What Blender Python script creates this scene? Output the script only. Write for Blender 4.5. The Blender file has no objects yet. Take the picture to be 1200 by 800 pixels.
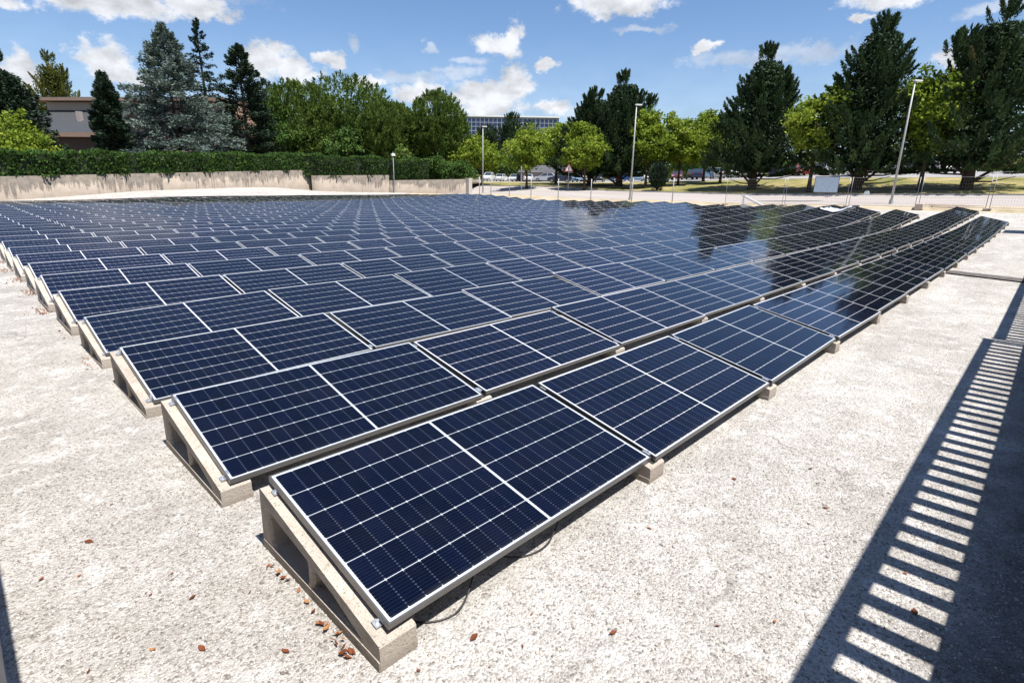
import bpy, bmesh, math, random
import numpy as np
from mathutils import Vector, Matrix

# ------------------------------------------------------------------ camera, sky, sun, exposure
sc = bpy.context.scene
R_ = math.radians
col = sc.collection
cam_d = bpy.data.cameras.new('camera'); cam = bpy.data.objects.new('camera', cam_d); col.objects.link(cam)
right = Vector((0.69863419, -0.71532159, 0.01500944)); up = Vector((0.18939916, 0.20512914, 0.96023434)); fw = Vector((0.68995523, 0.66800977, -0.27879154))
m = Matrix((right, up, -fw)).transposed().to_4x4(); m.translation = Vector((-0.99920706, -1.66785974, 1.97449359))
cam.matrix_world = m
cam_d.lens = 19.24877; cam_d.sensor_width = 36; cam_d.sensor_fit = 'HORIZONTAL'; cam_d.clip_start = .02; cam_d.clip_end = 5000
sc.camera = cam

SUN_EL, SUN_AZ = R_(68), R_(-90 + 1.5)          # direction towards the sun: due -Y, a touch towards +X
EXPOSURE = 0.80
sc.view_settings.view_transform = 'Standard'; sc.view_settings.look = 'None'
sc.view_settings.exposure = EXPOSURE; sc.view_settings.gamma = 1; sc.view_settings.use_curve_mapping = False
sun_d = bpy.data.lights.new('sun', 'SUN'); sun_d.energy = 5.0; sun_d.angle = R_(.53); sun_d.color = (1, .965, .91)
sun = bpy.data.objects.new('sun', sun_d); col.objects.link(sun)
to_sun = Vector((math.cos(SUN_AZ) * math.cos(SUN_EL), math.sin(SUN_AZ) * math.cos(SUN_EL), math.sin(SUN_EL)))
sun.rotation_euler = to_sun.to_track_quat('Z', 'Y').to_euler(); sun.location = (0, -20, 50)

world = bpy.data.worlds.new('World'); sc.world = world; world.use_nodes = True
WT = world.node_tree; WN = WT.nodes; WL = WT.links; WN.clear()
def wn(t, **k):
    n = WN.new(t)
    for a, b in k.items(): setattr(n, a, b)
    return n
def wmath(op, a, b=None, c=None, clamp=False):
    n = wn('ShaderNodeMath', operation=op, use_clamp=clamp)
    for i, q in enumerate((a, b, c)):
        if q is None: continue
        if isinstance(q, (int, float)): n.inputs[i].default_value = q
        else: WL.new(q, n.inputs[i])
    return n.outputs[0]
sky = wn('ShaderNodeTexSky', sky_type='NISHITA'); sky.sun_disc = False; sky.sun_elevation = SUN_EL; sky.sun_rotation = R_(180 - 1.5)
sky.air_density = 1.0; sky.dust_density = .4; sky.ozone_density = 2.2; sky.altitude = 100
tc = wn('ShaderNodeTexCoord'); sep = wn('ShaderNodeSeparateXYZ'); WL.new(tc.outputs['Generated'], sep.inputs[0])
az = wmath('ARCTAN2', sep.outputs[1], sep.outputs[0]); el = wmath('ARCSINE', sep.outputs[2])
comb = wn('ShaderNodeCombineXYZ'); WL.new(az, comb.inputs[0]); WL.new(el, comb.inputs[1])
def wnoise(scale, detail, rough, vec, sx=1, sy=1, off=0):
    mp = wn('ShaderNodeMapping'); mp.inputs['Scale'].default_value = (sx, sy, 1); mp.inputs['Location'].default_value = (off, off * 2, off)
    WL.new(vec, mp.inputs[0]); n = wn('ShaderNodeTexNoise'); n.inputs['Scale'].default_value = scale
    n.inputs['Detail'].default_value = detail; n.inputs['Roughness'].default_value = rough
    WL.new(mp.outputs[0], n.inputs['Vector']); return n
n1 = wnoise(16, 6, .62, comb.outputs[0], 1, 1.25, 3.1)
warp = wn('ShaderNodeVectorMath', operation='SUBTRACT'); WL.new(n1.outputs['Color'], warp.inputs[0]); warp.inputs[1].default_value = (.5, .5, .5)
warp2 = wn('ShaderNodeVectorMath', operation='MULTIPLY'); WL.new(warp.outputs[0], warp2.inputs[0]); warp2.inputs[1].default_value = (.085, .05, 0)
pos = wn('ShaderNodeVectorMath', operation='ADD'); WL.new(comb.outputs[0], pos.inputs[0]); WL.new(warp2.outputs[0], pos.inputs[1])
def blobs(lst):
    acc = None
    for (a, e, ra, re) in lst:
        v = wn('ShaderNodeVectorMath', operation='MULTIPLY_ADD'); WL.new(pos.outputs[0], v.inputs[0])
        v.inputs[1].default_value = (1 / ra, 1 / re, 0); v.inputs[2].default_value = (-a / ra, -e / re, 0)
        l = wn('ShaderNodeVectorMath', operation='LENGTH'); WL.new(v.outputs[0], l.inputs[0])
        acc = l.outputs['Value'] if acc is None else wmath('MINIMUM', acc, l.outputs['Value'])
    return acc
puffs = [(1.361, .222, .10, .022), (1.25, .232, .07, .018), (1.372, .150, .042, .032), (1.358, .132, .05, .018), (1.160, .170, .045, .032), (1.128, .160, .04, .022),
         (1.075, .182, .022, .013), (1.020, .152, .048, .014), (.932, .140, .045, .020), (.800, .214, .055, .020), (.775, .226, .026, .022),
         (.815, .135, .075, .034), (.765, .158, .034, .032), (.717, .184, .018, .009), (.600, .270, .090, .024), (.60, .305, .06, .025),
         (.469, .203, .018, .009), (.227, .246, .060, .018), (.259, .222, .018, .006), (.125, .168, .035, .024), (.105, .158, .03, .02),
         (.703, .120, .034, .016), (1.464, .120, .035, .032), (1.46, .205, .035, .012), 
         (1.9, .3, .2, .06), (2.5, .25, .3, .06), (-.6, .3, .25, .06), (-1.3, .35, .3, .07), (-2.3, .3, .3, .07)]
wisps = [(1.35, .48, .10, .04), (.387, .186, .12, .016), (.32, .19, .08, .014), (1.032, .206, .012, .018), (.854, .186, .04, .008), (.916, .203, .019, .007), (.86, .170, .05, .012),
         (.11, .222, .06, .008), (.95, .16, .10, .012), (.65, .115, .12, .014), (1.30, .245, .16, .014), (.56, .232, .05, .006)]
dn = wnoise(30, 7, .68, comb.outputs[0], 1, 1.3, 7.7)
dadd = wmath('MULTIPLY', wmath('SUBTRACT', dn.outputs['Fac'], .5), 1.7)
def smask(d, lo, hi):
    mr = wn('ShaderNodeMapRange', interpolation_type='SMOOTHSTEP'); WL.new(d, mr.inputs[0])
    mr.inputs[1].default_value = hi; mr.inputs[2].default_value = lo; mr.inputs[3].default_value = 0; mr.inputs[4].default_value = 1
    return mr.outputs[0]
dpuff = wmath('ADD', blobs(puffs), dadd)
mpuff = smask(dpuff, .55, 1.1)
mwisp = wmath('MULTIPLY', smask(wmath('ADD', blobs(wisps), wmath('MULTIPLY', dadd, 1.2)), .3, 1.2), .5)
hz = wmath('MULTIPLY', smask(el, -.03, .26), .34)                     # pale summer air low over the horizon
mall = wmath('MAXIMUM', wmath('MAXIMUM', mpuff, mwisp), hz)
shade_n = wnoise(22, 4, .55, comb.outputs[0], 1, 1.6, 1.3)
cbr = wn('ShaderNodeMapRange'); WL.new(shade_n.outputs['Fac'], cbr.inputs[0]); cbr.inputs[1].default_value = .3; cbr.inputs[2].default_value = .62
cbr.inputs[3].default_value = 6.5; cbr.inputs[4].default_value = 11.0
cc = wn('ShaderNodeMix', data_type='RGBA', blend_type='MULTIPLY'); cc.inputs[0].default_value = 1
cc.inputs[6].default_value = (.94, .97, 1.03, 1)
WL.new(cbr.outputs[0], cc.inputs[7])
gain = wn('ShaderNodeMix', data_type='RGBA', blend_type='MULTIPLY'); gain.inputs[0].default_value = 1; WL.new(sky.outputs[0], gain.inputs[6]); gain.inputs[7].default_value = (1.22, 1.38, 1.58, 1)
mixc = wn('ShaderNodeMix', data_type='RGBA'); WL.new(mall, mixc.inputs[0]); WL.new(gain.outputs[2], mixc.inputs[6]); WL.new(cc.outputs[2], mixc.inputs[7])
bg = wn('ShaderNodeBackground'); bg.inputs[1].default_value = .053; WL.new(mixc.outputs[2], bg.inputs[0])
wo = wn('ShaderNodeOutputWorld'); WL.new(bg.outputs[0], wo.inputs[0])

rng = np.random.default_rng(7); random.seed(7)

# ------------------------------------------------------------------ helpers
def tag(o, label=None, cat=None, group=None, kind=None):
    if label: o['label'] = label
    if cat: o['category'] = cat
    if group: o['group'] = group
    if kind: o['kind'] = kind
    return o
def empty(name, loc, label=None, cat=None, group=None, rotz=0):
    o = bpy.data.objects.new(name, None); col.objects.link(o); o.location = loc; o.rotation_euler = (0, 0, rotz)
    o.empty_display_size = .2
    return tag(o, label, cat, group)
def link(name, me, mat=None, parent=None, loc=None):
    o = bpy.data.objects.new(name, me); col.objects.link(o)
    if mat is not None:
        for q in (mat if isinstance(mat, (list, tuple)) else [mat]): me.materials.append(q)
    if parent: o.parent = parent
    if loc is not None: o.location = loc
    return o
class MB:
    """collects shapes in one bmesh"""
    def __init__(s): s.bm = bmesh.new()
    def box(s, x0, x1, y0, y1, z0, z1, M=None, bev=0):
        r = bmesh.ops.create_cube(s.bm, size=1); vs = r['verts']
        bmesh.ops.scale(s.bm, vec=(x1 - x0, y1 - y0, z1 - z0), verts=vs)
        bmesh.ops.translate(s.bm, vec=((x0 + x1) / 2, (y0 + y1) / 2, (z0 + z1) / 2), verts=vs)
        if bev:
            es = list({e for v in vs for e in v.link_edges})
            rb = bmesh.ops.bevel(s.bm, geom=es, offset=bev, segments=2, affect='EDGES', profile=.6)
            vs = list({v for f in rb['faces'] for v in f.verts} | {v for v in vs if v.is_valid})
        if M is not None: bmesh.ops.transform(s.bm, matrix=M, verts=vs)
        return s
    def tube(s, pts, rad, n=8, cap=True):
        pts = [Vector(p) for p in pts]; rad = [rad] * len(pts) if isinstance(rad, (int, float)) else rad
        rings = []; ref = None
        for i, p in enumerate(pts):
            t = (pts[min(i + 1, len(pts) - 1)] - pts[max(i - 1, 0)]).normalized()
            if ref is None or abs(ref.dot(t)) > .95: ref = Vector((1, 0, 0)) if abs(t.x) < .8 else Vector((0, 1, 0))
            a = t.cross(ref).normalized(); b = t.cross(a)
            rings.append([s.bm.verts.new(p + rad[i] * (math.cos(k * 2 * math.pi / n) * a + math.sin(k * 2 * math.pi / n) * b)) for k in range(n)])
        for r0, r1 in zip(rings, rings[1:]):
            for k in range(n): s.bm.faces.new((r0[k], r0[(k + 1) % n], r1[(k + 1) % n], r1[k]))
        if cap: s.bm.faces.new(rings[0][::-1]); s.bm.faces.new(rings[-1])
        return s
    def prism(s, prof, y0, y1, M=None, inset=0, top_z=None):
        """closed (x,z) profile extruded along y; points above top_z are drawn in by inset"""
        def yy(y, z):
            if top_z is None or z <= top_z[0]: return y
            return y - math.copysign(inset * (z - top_z[0]) / (top_z[1] - top_z[0]), y)
        a = [s.bm.verts.new((x, yy(y0, z), z)) for x, z in prof]; b = [s.bm.verts.new((x, yy(y1, z), z)) for x, z in prof]
        n = len(prof); fs = [s.bm.faces.new(a), s.bm.faces.new(b[::-1])]
        for i in range(n): fs.append(s.bm.faces.new((a[(i + 1) % n], a[i], b[i], b[(i + 1) % n])))
        if M is not None: bmesh.ops.transform(s.bm, matrix=M, verts=a + b)
        return a + b
    def done(s, name, mat=None, parent=None, loc=None, smooth=False):
        bmesh.ops.recalc_face_normals(s.bm, faces=s.bm.faces)
        me = bpy.data.meshes.new(name); s.bm.to_mesh(me); s.bm.free()
        if smooth: me.shade_smooth()
        return link(name, me, mat, parent, loc)
def raw_mesh(name, V, F, uv=None, midx=None, attr=None):
    """V (n,3), F (m,k) equal-sized faces, fast"""
    V = np.asarray(V, np.float32); F = np.asarray(F, np.int32); me = bpy.data.meshes.new(name); mN, k = F.shape
    me.vertices.add(len(V)); me.vertices.foreach_set('co', V.ravel()); me.loops.add(mN * k); me.loops.foreach_set('vertex_index', F.ravel())
    me.polygons.add(mN); me.polygons.foreach_set('loop_start', np.arange(mN, dtype=np.int32) * k)
    if midx is not None: me.polygons.foreach_set('material_index', np.asarray(midx, np.int32))
    if uv is not None:
        l = me.uv_layers.new(name='UVMap'); l.data.foreach_set('uv', np.asarray(uv, np.float32).ravel())
    if attr is not None:
        a = me.attributes.new('tint', 'FLOAT', 'POINT'); a.data.foreach_set('value', np.asarray(attr, np.float32))
    me.update(calc_edges=True); me.validate(); return me

class NT:
    """small node material helper"""
    def __init__(s, name):
        s.m = bpy.data.materials.new(name); s.m.use_nodes = True; s.t = s.m.node_tree; s.n = s.t.nodes; s.l = s.t.links
        s.b = s.n['Principled BSDF']; s.out = s.n['Material Output']
        s.co = s.n.new('ShaderNodeTexCoord')
    def new(s, t, **k):
        q = s.n.new(t)
        for a, b in k.items(): setattr(q, a, b)
        return q
    def put(s, sock, v):
        if v is None: return
        if isinstance(v, bpy.types.NodeSocket): s.l.new(v, sock)
        elif isinstance(v, (tuple, list)) and len(v) == 3 and sock.type == 'RGBA': sock.default_value = (*v, 1)
        else: sock.default_value = v
    def math(s, op, a, b=None, c=None, clamp=False):
        q = s.new('ShaderNodeMath', operation=op, use_clamp=clamp)
        for i, v in enumerate((a, b, c)): s.put(q.inputs[i], v)
        return q.outputs[0]
    def noise(s, scale, detail=4, rough=.55, vec=None, sc3=None, dist=0):
        v = vec or s.co.outputs['Object']
        if sc3:
            mp = s.new('ShaderNodeMapping'); mp.inputs['Scale'].default_value = sc3; s.l.new(v, mp.inputs[0]); v = mp.outputs[0]
        q = s.new('ShaderNodeTexNoise'); q.inputs['Scale'].default_value = scale; q.inputs['Detail'].default_value = detail
        q.inputs['Roughness'].default_value = rough; q.inputs['Distortion'].default_value = dist; s.l.new(v, q.inputs['Vector']); return q.outputs['Fac']
    def voro(s, scale, feature='F1', out='Distance', vec=None):
        q = s.new('ShaderNodeTexVoronoi', feature=feature); q.inputs['Scale'].default_value = scale
        s.l.new(vec or s.co.outputs['Object'], q.inputs['Vector']); return q.outputs[out]
    def ramp(s, f, stops, interp='LINEAR'):
        q = s.new('ShaderNodeValToRGB'); q.color_ramp.interpolation = interp; e = q.color_ramp.elements
        while len(e) < len(stops): e.new(.5)
        for i, (p, c) in enumerate(stops): e[i].position = p; e[i].color = (*c, 1) if len(c) == 3 else c
        s.put(q.inputs[0], f); return q.outputs[0]
    def range(s, f, a, b, c=0., d=1., smooth=False):
        q = s.new('ShaderNodeMapRange', interpolation_type='SMOOTHSTEP' if smooth else 'LINEAR')
        s.put(q.inputs[0], f)
        for i, v in enumerate((a, b, c, d)): q.inputs[i + 1].default_value = v
        return q.outputs[0]
    def mix(s, f, a, b, mode='MIX'):
        q = s.new('ShaderNodeMix', data_type='RGBA', blend_type=mode); s.put(q.inputs[0], f); s.put(q.inputs[6], a); s.put(q.inputs[7], b); return q.outputs[2]
    def bump(s, h, strength=.3, dist=.01, prev=None):
        q = s.new('ShaderNodeBump'); q.inputs['Strength'].default_value = strength; q.inputs['Distance'].default_value = dist
        s.l.new(h, q.inputs['Height'])
        if prev: s.l.new(prev, q.inputs['Normal'])
        s.l.new(q.outputs[0], s.b.inputs['Normal']); return q.outputs[0]
    def set(s, color=None, rough=None, metal=None, spec=None, **kw):
        s.put(s.b.inputs['Base Color'], color); s.put(s.b.inputs['Roughness'], rough); s.put(s.b.inputs['Metallic'], metal)
        s.put(s.b.inputs['Specular IOR Level'], spec)
        for k, v in kw.items(): s.put(s.b.inputs[k], v)
        return s.m
def plain(name, c, rough=.6, metal=0, var=.15, scale=8, spec=.5):
    t = NT(name); f = t.noise(scale, 5, .6)
    lo = tuple(x * (1 - var) for x in c); hi = tuple(min(1, x * (1 + var)) for x in c)
    return t.set(t.ramp(f, [(.3, lo), (.7, hi)]), t.range(f, .3, .7, rough * .9, min(1, rough * 1.1)), metal, spec)

ORD = ['first', 'second', 'third', 'fourth', 'fifth', 'sixth', 'seventh', 'eighth', 'ninth', 'tenth', 'eleventh', 'twelfth', 'thirteenth', 'fourteenth',
       'fifteenth', 'sixteenth', 'seventeenth', 'eighteenth', 'nineteenth', 'twentieth', 'twenty-first', 'twenty-second', 'twenty-third', 'twenty-fourth',
       'twenty-fifth', 'twenty-sixth', 'twenty-seventh', 'twenty-eighth', 'twenty-ninth', 'thirtieth', 'thirty-first']

# ------------------------------------------------------------------ terrain: thin-plate surface through levelled points
CP = np.array([(-10,-15,0),(0,-15,0),(8,-10,0),(16,-10,0),(-6,-4,0),(0,-4,0),(8,-4,0),(16,-4,0),(-4,0,0),(0,0,0),(4,0,0),(8,0,0),(12,0,0),(16,0,0),(-4,5,0),(0,5,0),(8,6,0),(16,5,0),
(3,10,0),(3,14,-.03),(3,18,-.06),(3,22,-.11),(3,27,-.16),(3,32,-.19),(3,40,-.2),(3,48,-.19),(4,55,-.2),(-6,30,-.2),(-6,50,-.2),
(20,-.5,.03),(25,0,.13),(30,0,.25),(35,0,.37),(26,1.8,.02),(30.5,1.8,.13),(34.8,1.8,.26),(41,1.8,.5),(38,-4,.5),(30,-6,.25),
(34.5,4.5,.6),(34.5,6.4,.55),(36,8.2,.5),(36.5,10,.5),(36.5,12,.4),(36.5,13.6,.35),(37,15.4,.3),(37,19,.25),(37.5,22.5,.2),(38,26,.14),(38,29.7,.06),(38.3,33.9,.03),(38.3,35.7,.12),(38.3,37.5,.24),(38.3,41,.34),(38.5,47,.25),(39,54,.14),(31,55,.12),(22,55,.1),(12,55,.03),(9,55,-.08),(6,55,-.18),
(4.7,59.2,.08),(7.4,60,.24),(12.5,61.4,.64),(15.8,62.4,.73),(27.5,65.8,1.0),(33.2,66.8,.55),(49.5,55.2,.43),(41,61,.48),
(43,46.5,.48),(43,38.5,.43),(43,30.75,.34),(43,26.5,.46),(43,22.2,.52),(43,17.7,.46),(43,13.1,.58),(43,8.9,.68),(43,5,.68),(43,1.5,.85),(43,-6,.95),(46,50.9,.62),(46,6.6,.8),
(58,70,1.6),(58,52.6,1.5),(58,38.3,1.1),(58,29.1,1.12),(58,23.3,1.08),(58,15.8,1.2),(58,9.9,1.38),(58,2.9,1.54),(58,-10,1.7),
(78,-10,3.4),(78,4.8,3.35),(78,9.7,3.35),(78,21,3.15),(78,32,2.8),(78,39.8,2.57),(78,52,2.2),(78,71,2.05),(78,85,2),
(125,-15,4.6),(125,20,4.4),(125,60,3.6),(125,100,3),(60,100,2),(30,100,1),(0,80,.3)], float)
def _fit():
    X = CP[:, :2] / 20; n = len(X); d = np.linalg.norm(X[:, None] - X[None], axis=2)
    K = np.where(d > 0, d * d * np.log(d + 1e-12), 0) + .02 * np.eye(n); P = np.c_[np.ones(n), X]
    return np.linalg.solve(np.block([[K, P], [P.T, np.zeros((3, 3))]]), np.r_[CP[:, 2], 0, 0, 0]), X
TW, TX = _fit()
def tz(u, v):
    u = np.clip(np.asarray(u, float), -10, 125); v = np.clip(np.asarray(v, float), -15, 100)
    q = np.stack(np.broadcast_arrays(u, v), -1) / 20; d = np.linalg.norm(q[..., None, :] - TX, axis=-1)
    return np.where(d > 0, d * d * np.log(d + 1e-12), 0) @ TW[:-3] + TW[-3] + q @ TW[-2:]
def tzf(u, v): return float(tz(u, v))

# ------------------------------------------------------------------ materials
def mat_yard():
    t = NT('pale_gravel')
    big = t.noise(.30, 5, .6); mid = t.noise(1.7, 6, .68); drag = t.noise(1.1, 5, .65, sc3=(.22, 1.3, 1)); fine = t.noise(34, 5, .72); grain = t.noise(120, 3, .7)
    cells = t.voro(82); cc = t.voro(82, out='Color')
    f = t.math('ADD', t.math('ADD', t.math('MULTIPLY', big, .28), t.math('MULTIPLY', mid, .40)), t.math('MULTIPLY', drag, .32))
    base = t.ramp(f, [(.34, (.30, .280, .256)), (.45, (.405, .380, .348)), (.53, (.475, .450, .417)), (.63, (.565, .540, .506))])
    sp = t.new('ShaderNodeSeparateColor'); t.l.new(cc, sp.inputs[0])
    stone = t.ramp(sp.outputs[0], [(0, (.34, .32, .30)), (.16, (.70, .68, .66)), (.5, (1, 1, 1)), (.9, (1.0, 1.0, 1.0)), (1, (1.25, 1.24, 1.22))])
    c = t.mix(.9, base, stone, 'MULTIPLY')
    dark = t.math('MULTIPLY', t.range(fine, .36, .47, 1, 0), t.range(mid, .38, .62, 1.0, .45)); c = t.mix(t.math('MULTIPLY', dark, .6), c, (.17, .15, .13))
    sp2 = t.range(t.noise(75, 4, .75), .385, .45, 1, 0); c = t.mix(t.math('MULTIPLY', sp2, .55), c, (.14, .122, .105))
    crust = t.math('MULTIPLY', t.range(t.noise(5.5, 6, .75), .53, .64, 0, 1), t.range(grain, .35, .6, .3, 1)); c = t.mix(t.math('MULTIPLY', crust, .5), c, (.74, .735, .725))
    wob = t.noise(1.5, 4, .6); mp = t.new('ShaderNodeVectorMath', operation='ADD'); cw = t.new('ShaderNodeCombineXYZ'); t.l.new(t.math('MULTIPLY', wob, .9), cw.inputs[0]); t.l.new(t.math('MULTIPLY', wob, -.7), cw.inputs[1])
    t.l.new(t.co.outputs['Object'], mp.inputs[0]); t.l.new(cw.outputs[0], mp.inputs[1])
    crk = t.voro(.42, 'DISTANCE_TO_EDGE', vec=mp.outputs[0]); crm = t.math('MULTIPLY', t.range(crk, .001, .010, 1, 0), t.range(t.noise(.9, 3), .52, .62, 0, .5)); c = t.mix(crm, c, (.12, .105, .09))
    st = t.math('MULTIPLY', t.range(t.noise(.55, 5, .7, sc3=(1, 1.6, 1)), .58, .72, 0, .35), t.range(fine, .3, .7, .5, 1)); c = t.mix(st, c, (.22, .20, .18))
    sy = t.new('ShaderNodeSeparateXYZ'); t.l.new(t.co.outputs['Object'], sy.inputs[0])             # dirtier ground by the parapet, colour darkened further to deepen the shade there
    yy = t.math('ADD', sy.outputs[1], t.math('MULTIPLY', t.math('SUBTRACT', t.noise(2.5, 5, .7), .5), .9)); soil_shade = t.range(yy, -1.45, -1.95, 0, .85)
    flake = t.range(t.voro(60), .18, .30, 1, 0); soil_shade = t.math('MULTIPLY', soil_shade, t.range(t.math('MULTIPLY', flake, t.range(sp.outputs[1], .45, .6, 0, 1)), 0, 1, 1, .0)); c = t.mix(soil_shade, c, (.115, .10, .088))
    t.set(c, .93, 0, .2)
    h = t.math('ADD', t.math('MULTIPLY', fine, .7), t.math('ADD', t.math('MULTIPLY', cells, -.9), t.math('MULTIPLY', grain, .55)))
    t.bump(h, .85, .013); return t.m
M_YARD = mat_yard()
def mat_block():
    t = NT('cast_concrete'); oi = t.new('ShaderNodeObjectInfo'); f = t.noise(4, 6, .65); g = t.noise(70, 5, .75); p = t.voro(48); p2 = t.voro(120)
    c = t.ramp(t.math('ADD', f, t.math('MULTIPLY', t.math('SUBTRACT', oi.outputs['Random'], .5), .18)), [(.3, (.32, .275, .23)), (.5, (.42, .37, .315)), (.7, (.49, .44, .38))])
    mask = t.range(t.noise(11, 4, .6), .44, .60, 0, 1)
    pit = t.math('MULTIPLY', t.range(p, .10, .26, 1, 0), mask); pit2 = t.math('MULTIPLY', t.range(p2, .08, .24, 1, 0), .7); pm = t.math('MAXIMUM', pit, pit2)
    c = t.mix(t.math('MULTIPLY', pm, .5), c, (.13, .11, .095)); c = t.mix(t.range(g, .36, .52, .4, 0), c, (.20, .175, .15))
    sp = t.new('ShaderNodeSeparateXYZ'); t.l.new(t.co.outputs['Object'], sp.inputs[0])
    damp = t.math('MULTIPLY', t.range(sp.outputs[2], .0, .07, 1, 0), t.range(t.noise(7, 4), .3, .6, .2, .8)); c = t.mix(damp, c, (.17, .14, .115))
    st = t.range(t.noise(5, 5, .7, sc3=(1, 1, .3)), .58, .70, 0, .5); c = t.mix(st, c, (.30, .215, .14))
    t.set(c, .92, 0, .15); t.bump(t.math('SUBTRACT', t.math('MULTIPLY', g, .7), pm), .8, .008); return t.m
M_BLOCK = mat_block()
def mat_cells():
    """half-cut monocrystalline cells under glass: white string gaps, corner diamonds, busbar wires; UVs are metres"""
    t = NT('solar_cells'); uv = t.new('ShaderNodeUVMap'); s = t.new('ShaderNodeSeparateXYZ'); t.l.new(uv.outputs[0], s.inputs[0]); u, v = s.outputs[0], s.outputs[1]
    PX, PY, X0, Y0 = .0945, .1825, .0215, .0195
    uc = t.math('SUBTRACT', t.math('ABSOLUTE', t.math('SUBTRACT', u, 1.071)), .0085)         # distance from the centre strip
    midm = t.math('LESS_THAN', uc, 0.)
    fu = t.math('MULTIPLY', t.math('FRACT', t.math('DIVIDE', uc, PX)), PX); du = t.math('MINIMUM', fu, t.math('SUBTRACT', PX, fu))
    vv = t.math('SUBTRACT', v, Y0); fv = t.math('MULTIPLY', t.math('FRACT', t.math('DIVIDE', vv, PY)), PY); dv = t.math('MINIMUM', fv, t.math('SUBTRACT', PY, fv))
    edge = t.math('MAXIMUM', t.math('GREATER_THAN', uc, PX * 11 + .0005), t.math('MAXIMUM', t.math('LESS_THAN', vv, .001), t.math('GREATER_THAN', vv, PY * 6 - .001)))
    sgap = t.math('LESS_THAN', dv, .0018)
    dia = t.math('LESS_THAN', t.math('ADD', du, dv), .0070)
    white = t.math('MAXIMUM', t.math('MAXIMUM', sgap, dia), midm)
    inmid = t.math('LESS_THAN', uc, -.0068)
    cgap = t.math('LESS_THAN', du, .0011)
    wire = t.math('MULTIPLY', t.math('FRACT', t.math('DIVIDE', vv, .0182)), .0182)
    wl = t.math('LESS_THAN', t.math('ABSOLUTE', t.math('SUBTRACT', wire, .0091)), .00055)
    dots = t.math('MULTIPLY', t.math('LESS_THAN', du, .0045), t.math('LESS_THAN', t.math('ABSOLUTE', t.math('SUBTRACT', wire, .0091)), .0016))
    ci = t.new('ShaderNodeCombineXYZ'); t.l.new(t.math('FLOOR', t.math('DIVIDE', t.math('SUBTRACT', u, 1.071), PX)), ci.inputs[0]); t.l.new(t.math('FLOOR', t.math('DIVIDE', vv, PY)), ci.inputs[1])
    oi = t.new('ShaderNodeObjectInfo'); t.l.new(oi.outputs['Random'], ci.inputs[2])
    wnz = t.new('ShaderNodeTexWhiteNoise'); t.l.new(ci.outputs[0], wnz.inputs['Vector'])
    cell = t.ramp(wnz.outputs['Value'], [(0, (.0007, .0013, .0055)), (.5, (.0010, .0019, .0083)), (1, (.0014, .0027, .0122))])
    c = t.mix(t.math('MULTIPLY', wl, .55), cell, (.040, .047, .08))
    c = t.mix(t.math('MULTIPLY', cgap, .3), c, (.06, .07, .10)); c = t.mix(t.math('MULTIPLY', dots, .35), c, (.26, .28, .34))
    c = t.mix(t.math('MAXIMUM', white, edge), c, (.58, .59, .60)); c = t.mix(t.math('MULTIPLY', inmid, .55), c, (.35, .36, .38))
    dust = t.noise(2.2, 6, .65, vec=uv.outputs[0]); spk = t.range(t.voro(26, vec=uv.outputs[0]), .02, .045, 1, 0)
    spm = t.math('MULTIPLY', spk, t.range(t.noise(9, 2, vec=uv.outputs[0]), .56, .62, 0, 1))
    low = t.math('MULTIPLY', t.range(v, .012, .05, 1, 0), t.range(t.noise(6, 4, vec=uv.outputs[0]), .35, .65, 0, .10)); c = t.mix(low, c, (.33, .30, .26)); tone = t.ramp(oi.outputs['Random'], [(0, (.75, .8, .85)), (.5, (1, 1, 1)), (1, (1.2, 1.15, 1.25))]); c = t.mix(1., c, tone, 'MULTIPLY')
    c = t.mix(t.range(dust, .42, .75, .0, .008), c, (.45, .42, .38)); c = t.mix(t.math('MULTIPLY', spm, .55), c, (.55, .53, .48))
    t.set(c, t.range(dust, .35, .7, .05, .09), 0, .5, IOR=1.45)
    t.b.inputs['Specular Tint'].default_value = (.78, .88, 1, 1)
    return t.m
M_CELL = mat_cells()
M_ALU = plain('anodised_aluminium', (.15, .146, .142), .36, .6, .06, 20)
M_RUB = plain('black_rubber', (.018, .018, .018), .8)
M_BACK = plain('white_backsheet', (.7, .7, .7), .6)
M_STEEL = plain('galvanised_steel', (.62, .65, .70), .35, .8, .12, 30)
M_CABLE = plain('black_cable', (.012, .012, .012), .5)
M_WOOD = plain('pale_timber', (.50, .41, .32), .8, 0, .25, 6)
M_WHITE = plain('white_paint', (.78, .78, .77), .5, 0, .05)
M_POLE = plain('grey_pole_paint', (.36, .36, .35), .5, .1, .08)
M_RAIL = plain('dark_rail', (.10, .10, .11), .6)
M_PARAPET = plain('parapet_render', (.35, .33, .30), .9)
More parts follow.
